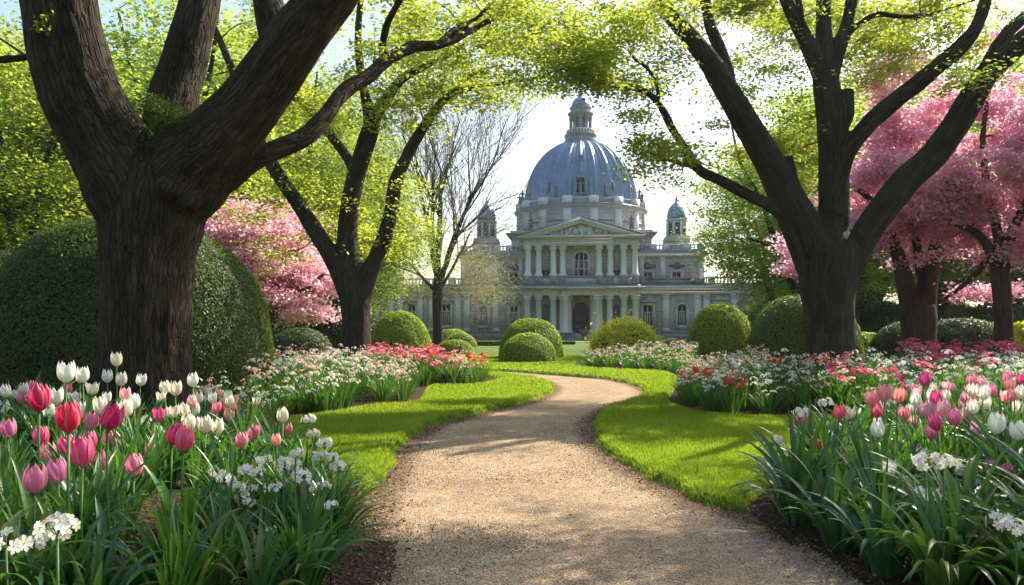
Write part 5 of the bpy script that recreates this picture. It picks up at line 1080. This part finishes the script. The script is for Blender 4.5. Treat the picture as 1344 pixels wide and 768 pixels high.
balustrade(lx(605, YU), lx(684, YU), YU + .2, lz(329.5, YU), lz(322, YU), [lx(p, YU) for p in (607, 625, 652, 668)]); balustrade(lx(840, YU), lx(920, YU), YU + .2, lz(329.5, YU), lz(322, YU), [lx(p, YU) for p in (856, 872, 899, 917)])
# low wings' bodies and a link behind
mb = MB(); mb.box(lx(484, YW), lx(1040, YW), YW + .5, YW + 16, 0, lz(374, YW)); part(mb, 'wing_body', M['stone'])
# --- portico block
zb0, zb1 = lz(437, YP), lz(388, YP)
YB = YP + 1.15       # back wall of the portico
niche = [(lx(p - 4.5, YB), lx(p + 4.5, YB), lz(426, YB), lz(400, YB), 1) for p in (716.5, 808.5)]
door_h = (lx(752, YB), lx(773, YB), lz(437, YB), lz(397, YB), 1)
mb = MB(); wall_with(mb, lx(686, YB), lx(838.5, YB), 0, lz(386, YB), YB, .5, niche + [door_h]); mb.box(lx(686, YB), lx(838.5, YB), YB + .5, YB + 6, 0, lz(374, YB)); part(mb, 'portico_wall', M['stone'])
mb = MB(); wall_with(mb, lx(748, YB), lx(777, YB), lz(437, YB), lz(388, YB), YB - .06, .055, [door_h]); part(mb, 'door_recess', M['ochre'])
dr = MB(); r = (door_h[1] - door_h[0]) / 2; cxx = (door_h[0] + door_h[1]) / 2; zc = door_h[3] - r
dr.prism([(door_h[1], door_h[2])] + [(cxx + r * math.cos(a), zc + r * math.sin(a)) for a in np.linspace(0, math.pi, 18)] + [(door_h[0], door_h[2])], YB + .2, YB + .3); dob = part(dr, 'door', M['door'])
pm = MB()
for sx in (-1, 1):
    for (za, zb_) in ((.12, .36), (.42, .72)): hz = zc - door_h[2]; pm.box(cxx + sx * r * .5 - r * .34, cxx + sx * r * .5 + r * .34, YB + .165, YB + .199, door_h[2] + hz * za, door_h[2] + hz * zb_, .012)
pm.box(cxx - .025, cxx + .025, YB + .16, YB + .199, door_h[2], zc - .1); pm.box(door_h[0] + .02, door_h[1] - .02, YB + .15, YB + .198, zc - .09, zc + .02); pm.build('door_panels', M['door'], dob)
for n_ in niche:
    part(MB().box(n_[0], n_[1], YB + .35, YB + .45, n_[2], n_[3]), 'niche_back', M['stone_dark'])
colpx = (692.4, 707, 726.4, 738.5, 746.3, 779.0, 786.6, 799.5, 818.3, 833)
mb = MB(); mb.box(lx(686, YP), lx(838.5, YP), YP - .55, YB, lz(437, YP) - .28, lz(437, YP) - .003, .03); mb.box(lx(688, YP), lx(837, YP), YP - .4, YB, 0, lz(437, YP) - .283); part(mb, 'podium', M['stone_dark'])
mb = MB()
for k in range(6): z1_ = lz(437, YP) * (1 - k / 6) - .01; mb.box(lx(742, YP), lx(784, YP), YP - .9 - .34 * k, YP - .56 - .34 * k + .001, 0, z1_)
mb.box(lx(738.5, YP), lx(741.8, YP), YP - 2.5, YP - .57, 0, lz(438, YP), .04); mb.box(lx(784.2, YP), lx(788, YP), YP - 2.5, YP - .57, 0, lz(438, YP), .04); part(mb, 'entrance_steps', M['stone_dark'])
for px in colpx: column(lx(px, YP), YP, lz(437, YP), zb1, .30)
for px in colpx: 
    m = MB(); c = lx(px, YP); m.box(c - .28, c + .28, YB - .14, YB - .002, lz(437, YP) + .002, zb1 - .002); part(m, 'pilaster', M['stone_trim'])
mb = MB(); a, b = lx(687, YP), lx(838, YP)
for (t_, b_, d_) in ((384.5, 388, .02), (380.2, 384.5, -.05), (378.8, 380.2, .2), (376.8, 378.8, .5)): mb.box(a - d_, b + d_, YP - .42 - d_, YB + .4, lz(b_, YP), lz(t_, YP) - .004)
for i in range(52): q = a + (i + .5) * (b - a) / 52; mb.box(q - .08, q + .08, YP - .78, YP - .55, lz(380.0, YP), lz(379.0, YP))
part(mb, 'entablature', M['stone_trim'])
skirt(lx(686, YP) , lx(839, YP), YP - .35, lz(376.8, YP), lz(374.2, YP), 1.6)
# canopy over the door
mb = MB(); a, b = lx(737, YP - 1), lx(788.5, YP - 1)
for (t_, b_, d_) in ((383.5, 387.5, .0), (379.5, 383.5, -.06), (376.4, 379.5, .45)): mb.box(a - d_, b + d_, YP - 1.2 - d_, YP - .5, lz(b_, YP - 1), lz(t_, YP - 1) - .004)
part(mb, 'door_canopy', M['stone_trim'])
MB().add([(a - .5, YP - 1.7, lz(376.3, YP - 1)), (b + .5, YP - 1.7, lz(376.3, YP - 1)), (b + .5, YP - .35, lz(376.3, YP - 1)), (a - .5, YP - .35, lz(376.3, YP - 1)), (a + .6, YP - .8, lz(372.5, YP - 1)), (b - .6, YP - .8, lz(372.5, YP - 1)), (b - .6, YP - .36, lz(372.5, YP - 1)), (a + .6, YP - .36, lz(372.5, YP - 1))], [(3, 2, 1, 0), (4, 5, 6, 7), (0, 1, 5, 4), (1, 2, 6, 5), (2, 3, 7, 6), (3, 0, 4, 7)]).build('canopy_roof', M['lead'], pal)
for px in (742, 783.5): column(lx(px, YP - 1), YP - 1.0, lz(437, YP), lz(387.6, YP - 1), .27)
# upper storey of the portico
YQ = YP + 1.0
mb = MB(); mb.box(lx(688, YP), lx(837, YP), YP - .3, YP + 1.4, lz(374, YP), lz(365, YP)); part(mb, 'balcony_parapet', M['stone'])
mb = MB(); mb.box(lx(687, YP), lx(838, YP), YP - .38, YP + 1.4, lz(364.9, YP), lz(362.5, YP), .03)
for px in colpx[:4] + colpx[6:]: mb.box(lx(px - 4.6, YP), lx(px + 4.6, YP), YP - .42, YP - .02, lz(373.8, YP), lz(362.3, YP), .02)
part(mb, 'balcony_rail', M['stone_dark'])
up = [(lx(754, YQ), lx(772, YQ), lz(364, YQ), lz(331, YQ), 1)] + [(lx(p - 5.4, YQ), lx(p + 5.4, YQ), lz(362, YQ), lz(355, YQ), 0) for p in (716.5, 809)]
mb = MB(); wall_with(mb, lx(690, YQ), lx(835, YQ), lz(374, YQ), lz(320, YQ), YQ, .5, up); mb.box(lx(690, YQ), lx(835, YQ), YQ + .5, YQ + 5, lz(374, YQ), lz(320.2, YQ)); part(mb, 'portico_wall', M['stone'])
window(*up[0][:4], YQ, True, True, (2, 2), curtain=True)
for h in up[1:]: part(MB().box(h[0], h[1], YQ + .1, YQ + .2, h[2], h[3]), 'dark_opening', M['glass'])
for px in (693, 707, 726.3, 738.6, 785.8, 800.8, 818, 832.6): column(lx(px, YP), YP + .1, lz(362.4, YP), lz(322, YP), .29); m = MB(); c = lx(px, YP); m.box(c - .27, c + .27, YQ - .13, YQ - .002, lz(362, YP), lz(322.2, YP)); part(m, 'pilaster', M['stone_trim'])
mb = MB(); a, b = lx(687.5, YP), lx(837.5, YP)
for (t_, b_, d_) in ((318.5, 322, .02), (314, 318.5, -.05), (312.6, 314, .22), (310.6, 312.6, .55)): mb.box(a - d_, b + d_, YP - .35 - d_, YQ + 3, lz(b_, YP), lz(t_, YP) - .004)
for i in range(58): q = a + (i + .5) * (b - a) / 58; mb.box(q - .07, q + .07, YP - .8, YP - .55, lz(313.9, YP), lz(312.9, YP))
part(mb, 'entablature', M['stone_trim'])
# pediment
zl, zt = lz(310.6, YP), lz(287.5, YP); a, b = lx(684, YP), lx(840.5, YP); c = (a + b) / 2
mb = MB(); mb.prism([(a + .7, zl), (b - .7, zl), (c, zt - .5)], YP - .15, YP + 4); part(mb, 'pediment', M['stone'])
mb = MB(); th = .42
for sg, e in ((1, a), (-1, b)):
    for (off, dd, hh) in ((0, .62, .22), (.24, .42, .24)):
        p = [(e + sg * off * 2, zl + .004), (e + sg * (off * 2 + 1.25), zl + .004), (c, zt - off - hh), (c, zt - off)]
        mb.prism(p if sg > 0 else p[::-1], YP - .35 - dd, YP + 4.2)
part(mb, 'raking_cornice', M['stone_trim'])
mb = MB(); 
for sg, e in ((1, a), (-1, b)): p = [(e - sg * .15, zl + .05), (c, zt + .03), (c, zt + .12), (e - sg * .15, zl + .16)]; mb.prism(p if sg > 0 else p[::-1], YP - .9, YP + 6)
part(mb, 'pediment_roof', M['lead'])
rg = np.random.default_rng(8); mb = MB()      # relief carving in the tympanum
for i in range(90):
    u = rg.uniform(-.72, .72); mx_ = (1 - abs(u)) * (zt - zl - .9); z = zl + .15 + rg.uniform(.05, .9) * mx_; x = c + u * (b - a) / 2 * .92; s = rg.uniform(.09, .26) * (1.3 - abs(u)); Lp = [(x, YP - .17, z - s*.8), (x + rg.normal(0, s*.6), YP - .26, z), (x + rg.normal(0, s), YP - .2, z + s*.9)]; mb.tube(crom(Lp, 3), [s*.3, s*.45, s*.5, s*.45, s*.4, s*.3, s*.2], 6)
part(mb, 'pediment_relief', M['stone_trim'], True)
# attic block behind the pediment
YA = 5.0; mb = MB(); mb.box(lx(671, YA), lx(854, YA), YA, YA + 15, lz(338, YA), lz(311, YA)); 
for (t_, b_, d_) in ((307.5, 311, .15), (305.8, 307.5, .55), (302.5, 305.8, .1)): mb.box(lx(671, YA) - d_, lx(854, YA) + d_, YA - d_, YA + 15 + d_, lz(b_, YA), lz(t_, YA) - .004)
part(mb, 'attic', M['stone'])
# drum
rD = lx(762 + 81, YD); z = lambda py: lz(py, YD - 5.8); s_ = 1.0; mb = MB()
mb.lathe([(rD*1.10, z(312)), (rD*1.10, z(303)), (rD*1.03, z(300)), (rD, z(299)), (rD, z(277)), (rD*1.02, z(276)), (rD*1.03, z(273.4)), (rD*1.06, z(272.6)), (rD*1.06, z(271))], 0, YD, 64); part(mb, 'drum', M['stone'])
mb = MB(); mb.lathe([(rD*1.07, z(271) + .004), (rD*1.075, z(270)), (rD*.99, z(267.4)), (rD*.98, z(267.2))], 0, YD, 64); mb.lathe([(rD*1.01, z(291.5)), (rD*1.025, z(291)), (rD*1.0, z(289.5))], 0, YD, 64); part(mb, 'drum_flashing', M['lead'])
mb = MB(); mb.lathe([(rD*.955, z(268)), (rD*.955, z(262.5)), (rD*.975, z(262)), (rD*.975, z(260.8)), (rD*.90, z(260))], 0, YD, 64)
for k in range(16):
    a = 2*math.pi*k/16 + math.pi/16; cx_, cy_ = rD*1.0*math.cos(a), YD + rD*1.0*math.sin(a); t_ = np.array((-math.sin(a), math.cos(a))); o_ = np.array((math.cos(a), math.sin(a))); c0 = np.array((0, YD)); 
    for (ri, ro, hw, z0_, z1_) in ((rD*.97, rD*1.035, .42, z(299), z(276)), (rD*.94, rD*1.045, .5, z(270.8), z(259.6))):
        q = [c0 + o_*ri - t_*hw, c0 + o_*ro - t_*hw, c0 + o_*ro + t_*hw, c0 + o_*ri + t_*hw]; V = [(p[0], p[1], zz) for zz in (z0_, z1_) for p in q]; mb.add(V, [(3, 2, 1, 0), (4, 5, 6, 7), (0, 1, 5, 4), (1, 2, 6, 5), (2, 3, 7, 6), (3, 0, 4, 7)])
part(mb, 'drum_pilasters', M['stone_trim'])
for px in (716, 808):      # round windows of the drum
    a = -math.pi/2 + math.asin((lx(px, YD)) / rD * 1.04); x0, y0 = rD*1.0*math.cos(a), YD + rD*1.0*math.sin(a); o_ = Vector((math.cos(a), math.sin(a), 0)); m = MB(); m.lathe([(.5, 0), (.5, .12), (.36, .16), (.36, .06)], 0, 0, 20)
    q = m.build('drum_window', M['stone_trim'], pal); q.rotation_euler = o_.to_track_quat('Z', 'Y').to_euler(); q.location = (x0, y0, z(286)); m2 = MB(); m2.lathe([(.36, .0), (.36, .07)], 0, 0, 20); m2.build('pane', M['glass'], q)
# dome: ribbed shell
rd = lx(832, YD); zd0, zd1 = z(261), lz(184.5, YD - 1); H_ = zd1 - zd0; na = 288; nu = 40; V = []
for i in range(nu + 1):
    u = i / nu; th_ = u * math.pi / 2 * .885; rr_ = rd * math.cos(th_) ** .94; zz = zd0 + H_ * math.sin(th_) / math.sin(math.pi/2*.885)
    for k in range(na):
        a = 2*math.pi*k/na; ph = ((a / (2*math.pi) * 24) + .5) % 1 - .5; w1 = math.exp(-(ph/.13)**2); fl = .5 + .5*math.cos(2*math.pi*ph*2); rr2 = rr_ * (1 + .06*w1 - .045*fl*(1 - w1) - .03*math.exp(-((abs(ph) - .2)/.05)**2)); V.append((rr2*math.cos(a + math.pi/24*0), YD + rr2*math.sin(a), zz))
i = np.arange(nu)[:, None]*na; k = np.arange(na)[None]; Fd = np.stack([i+k, i+(k+1) % na, i+na+(k+1) % na, i+na+k], -1).reshape(-1, 4); dome = link('dome', mesh('dome', V, [Fd], M['lead'], True), pal)
for az, zc_, s in ((-90, 245, .8), (-58, 245, .45), (-122, 245, .45), (-28, 246, .45), (-152, 246, .45), (-90, 207, .3)):     # dormers
    a = R(az); th_ = math.asin(min(.99, (z(zc_) - zd0) / H_ * .98)); rr_ = rd * math.cos(th_) ** .94 * (1.03 if s == .8 else 1.0); m = MB(); hw, hh = .52*s, 1.0*s
    m.box(-hw - .18*s, -hw, -.3, .25, -hh, hh); m.box(hw, hw + .18*s, -.3, .25, -hh, hh); m.box(-hw - .28*s, hw + .28*s, -.42*s, .35, -hh - .18*s, -hh); m.prism([(-hw - .3*s, hh), (hw + .3*s, hh), (hw*.6, hh + .38*s), (0, hh + .62*s), (-hw*.6, hh + .38*s)], -.4*s, 1.6*s); m.lathe([(.1*s, hh + .6*s), (.16*s, hh + .75*s), (.03, hh + 1.1*s)], 0, -.1, 8); m.box(-.04, .04, -.2, -.1, -hh, hh); m.box(-hw, hw, -.2, -.1, .25*s, .33*s)
    q = m.build('dormer', M['stone_dark'], pal); q.location = (rr_*math.cos(a), YD + rr_*math.sin(a), z(zc_)); q.rotation_euler = (0, 0, a + math.pi/2); m2 = MB(); m2.box(-hw, hw, -.05, .02, -hh, hh); m2.build('pane', M['glass'], q)
# lantern
z = lambda py: lz(py, YD - 1); mb = MB(); p2 = lambda px: lx(762 + px, YD)
mb.lathe([(p2(21), z(188)), (p2(21.8), z(184.5)), (p2(20.5), z(183.5)), (p2(20), z(178.5)), (p2(21.5), z(177.5)), (p2(21), z(176)), (p2(18), z(174.5)), (p2(17.5), z(170.5)), (p2(14), z(170))], 0, YD, 32)
lant = part(mb, 'lantern', M['stone_dark']); mb = MB(); mb.lathe([(p2(18.6), z(170.9)), (p2(18.6), z(169.9)), (p2(17.4), z(169.9))], 0, YD, 32, False)
for k in range(28): a = 2*math.pi*k/28; mb.lathe([(.05, z(174.5)), (.09, z(173)), (.06, z(170.9))], p2(18)*math.cos(a), YD + p2(18)*math.sin(a), 6, False)
mb.build('lantern_railing', M['stone_trim'], lant)
mb = MB()
for k in range(10):
    a = 2*math.pi*(k + .5)/10; mb.lathe([(.24, z(170)), (.19, z(169)), (.17, z(156)), (.24, z(154.5)), (.26, z(153.5))], p2(13.2)*math.cos(a), YD + p2(13.2)*math.sin(a), 10)
for k in range(5): a = 2*math.pi*k/5 + .3; mb.lathe([(.3, z(170)), (.3, z(153.6))], p2(6)*math.cos(a), YD + p2(6)*math.sin(a), 4)
mb.build('lantern_columns', M['stone_dark'], lant)
mb = MB(); mb.lathe([(p2(14.5), z(153.5)), (p2(15), z(150)), (p2(16.8), z(149)), (p2(16.8), z(147.4)), (p2(13.6), z(146.5)), (p2(13.2), z(141.5)), (p2(14.4), z(140.6)), (p2(14.2), z(139.4))], 0, YD, 32); mb.build('lantern_cornice', M['stone_dark'], lant)
mb = MB(); mb.lathe([(p2(12.5), z(140)), (p2(12.2), z(136)), (p2(10.5), z(131.5)), (p2(7.5), z(128)), (p2(4.4), z(126)), (p2(3), z(124)), (p2(3.4), z(122)), (p2(1.6), z(119)), (p2(.8), z(114)), (p2(1.4), z(112.5)), (p2(.3), z(104))], 0, YD, 32); mb.build('lantern_cap', M['lead'], lant, True)
# statues on the drum and beside the pediment
def statue(x, y, z0, h, seated=False, seed=0):
    rg = np.random.default_rng(seed); m = MB(); m.box(x - h*.18, x + h*.18, y - h*.18, y + h*.18, z0, z0 + h*.16, .02); b = z0 + h*.16; k = h*.84
    m.lathe([(k*.16, b), (k*.17, b + k*.1), (k*(.13 if not seated else .19), b + k*.35), (k*.105, b + k*.52), (k*.135, b + k*.70), (k*.12, b + k*.79), (k*.045, b + k*.84), (k*.06, b + k*.88), (k*.068, b + k*.94), (k*.03, b + k)], x, y, 12)
    for sg in (-1, 1): e = rg.uniform(.1, .24); m.tube(crom([(x + sg*k*.12, y, b + k*.76), (x + sg*k*(.16 + e*.4), y - k*.06, b + k*.6), (x + sg*k*(.08 + e*.6), y - k*.16, b + k*(.5 + e))], 3), np.linspace(k*.045, k*.028, 7), 7)
    m.tube([(x + k*.16, y - k*.12, b + k*.05), (x + k*.2, y - k*.12, b + k*.98)], k*.016, 5)
    return m.build('statue', M['statue'], pal, True)
z = lambda py: lz(py, YD - 5.8)
for az in (-68, -112, -22, -158, 0, 180):
    a = R(az); statue(rD*.985*math.cos(a), YD + rD*.985*math.sin(a), z(260), z(243) - z(260), seed=az % 7)
for px in (697, 828): statue(lx(px, YA), YA - .1, lz(302.5, YA), lz(284, YA) - lz(302.5, YA), True, px)
for px in (689, 836): m = MB(); m.lathe([(.35, lz(310.5, YP)), (.4, lz(309, YP)), (.2, lz(308, YP)), (.3, lz(306.5, YP)), (.05, lz(304, YP))], lx(px, YP), YP + .2, 12); part(m, 'urn', M['stone_dark'])
# corner turrets
for px in (638.5, 885.5):
    y = YU + 2.2; x = lx(px, y); q = lambda w_: lx(762 + w_, y); t_ = MB(); zz = lambda p: lz(p, y)
    t_.box(x - q(17), x + q(17), y - q(17), y + q(17), zz(334), zz(321.5)); t_.box(x - q(16), x + q(16), y - q(16), y + q(16), zz(321.3), zz(315)); t_.box(x - q(15), x + q(15), y - q(15), y + q(15), zz(314.9), zz(313)); 
    t_.lathe([(q(13.2), zz(313)), (q(13.2), zz(311.5)), (q(11.8), zz(311)), (q(11.8), zz(293.5)), (q(12.6), zz(293)), (q(14), zz(291.6)), (q(14), zz(290)), (q(12), zz(289.4))], x, y, 8, a0=math.pi/8); tt = part(t_, 'turret', M['stone'])
    for k in range(8):
        a = 2*math.pi*k/8; m = MB(); m.box(-.30, .30, -.06, .04, -.62, .55); w_ = m.build('turret_window', M['glass'], tt); rr_ = q(11.8)*.925; w_.location = (x + rr_*math.cos(a), y + rr_*math.sin(a), zz(302.5)); w_.rotation_euler = (0, 0, a + math.pi/2)
        m = MB(); a2 = a + math.pi/8; m.lathe([(.13, zz(311)), (.13, zz(293.6))], x + q(12)*math.cos(a2), y + q(12)*math.sin(a2), 8); m.build('turret_column', M['stone_trim'], tt)
    t_ = MB(); t_.lathe([(q(11.6), zz(289.6)), (q(12.2), zz(286)), (q(11.4), zz(281)), (q(9), zz(275)), (q(5.5), zz(270.5)), (q(2.4), zz(268)), (q(1.4), zz(266)), (q(2), zz(264)), (q(.9), zz(262)), (q(.3), zz(256))], x, y, 24); t_.build('turret_dome', M['lead'], tt, True)
# forecourt strip of pale gravel
t = NT('forecourt'); c_ = t.coord('World'); t.col(t.ramp(t.noise(c_, 3, 5), [(.3, (.30, .24, .18)), (.7, (.40, .33, .26))]), .95, .1)
m = MB(); m.box(-8, 40, 62, 66, .02, .085); tag(m.build('forecourt_path', t.m), kind='structure')
# parked bicycle leaning by the steps is too small to be sure of: a guessed dark urn stands in for it
m = MB(); x, y = lx(766.5, -3.4), -3.4
ur = MB(); ur.lathe([(.34, 0), (.34, .1), (.2, .16), (.14, .3), (.3, .5), (.46, .8), (.5, 1.0), (.42, 1.02), (.38, .9)], 0, 0, 20); wp = pal.matrix_basis @ Vector((x, y, 0)); wm = Matrix.Rotation(pal.rotation_euler[2], 3, 'Z') @ Vector((x, y, 0)) + Vector(pal.location)
o = ur.build('stand_in_urn', M['statue']); o.location = (wm.x, wm.y, .05); tag(o, 'small dark unclear object, guessed as a stone urn, at the foot of the palace entrance steps', 'urn')

# ------------------------------------------------------------------ air
HAZE = .00025
if HAZE:
    t = NT('haze'); t.t.nodes.remove(t.b); v = t.n('VolumePrincipled'); v.inputs['Color'].default_value = (.92, .95, 1, 1); v.inputs['Density'].default_value = HAZE; v.inputs['Anisotropy'].default_value = .45; t.l(v.outputs[0], t.out.inputs['Volume'])
    tag(MB().box(-1500, 1500, -1500, 1500, -1.6, 34).build('haze', t.m), kind='stuff')
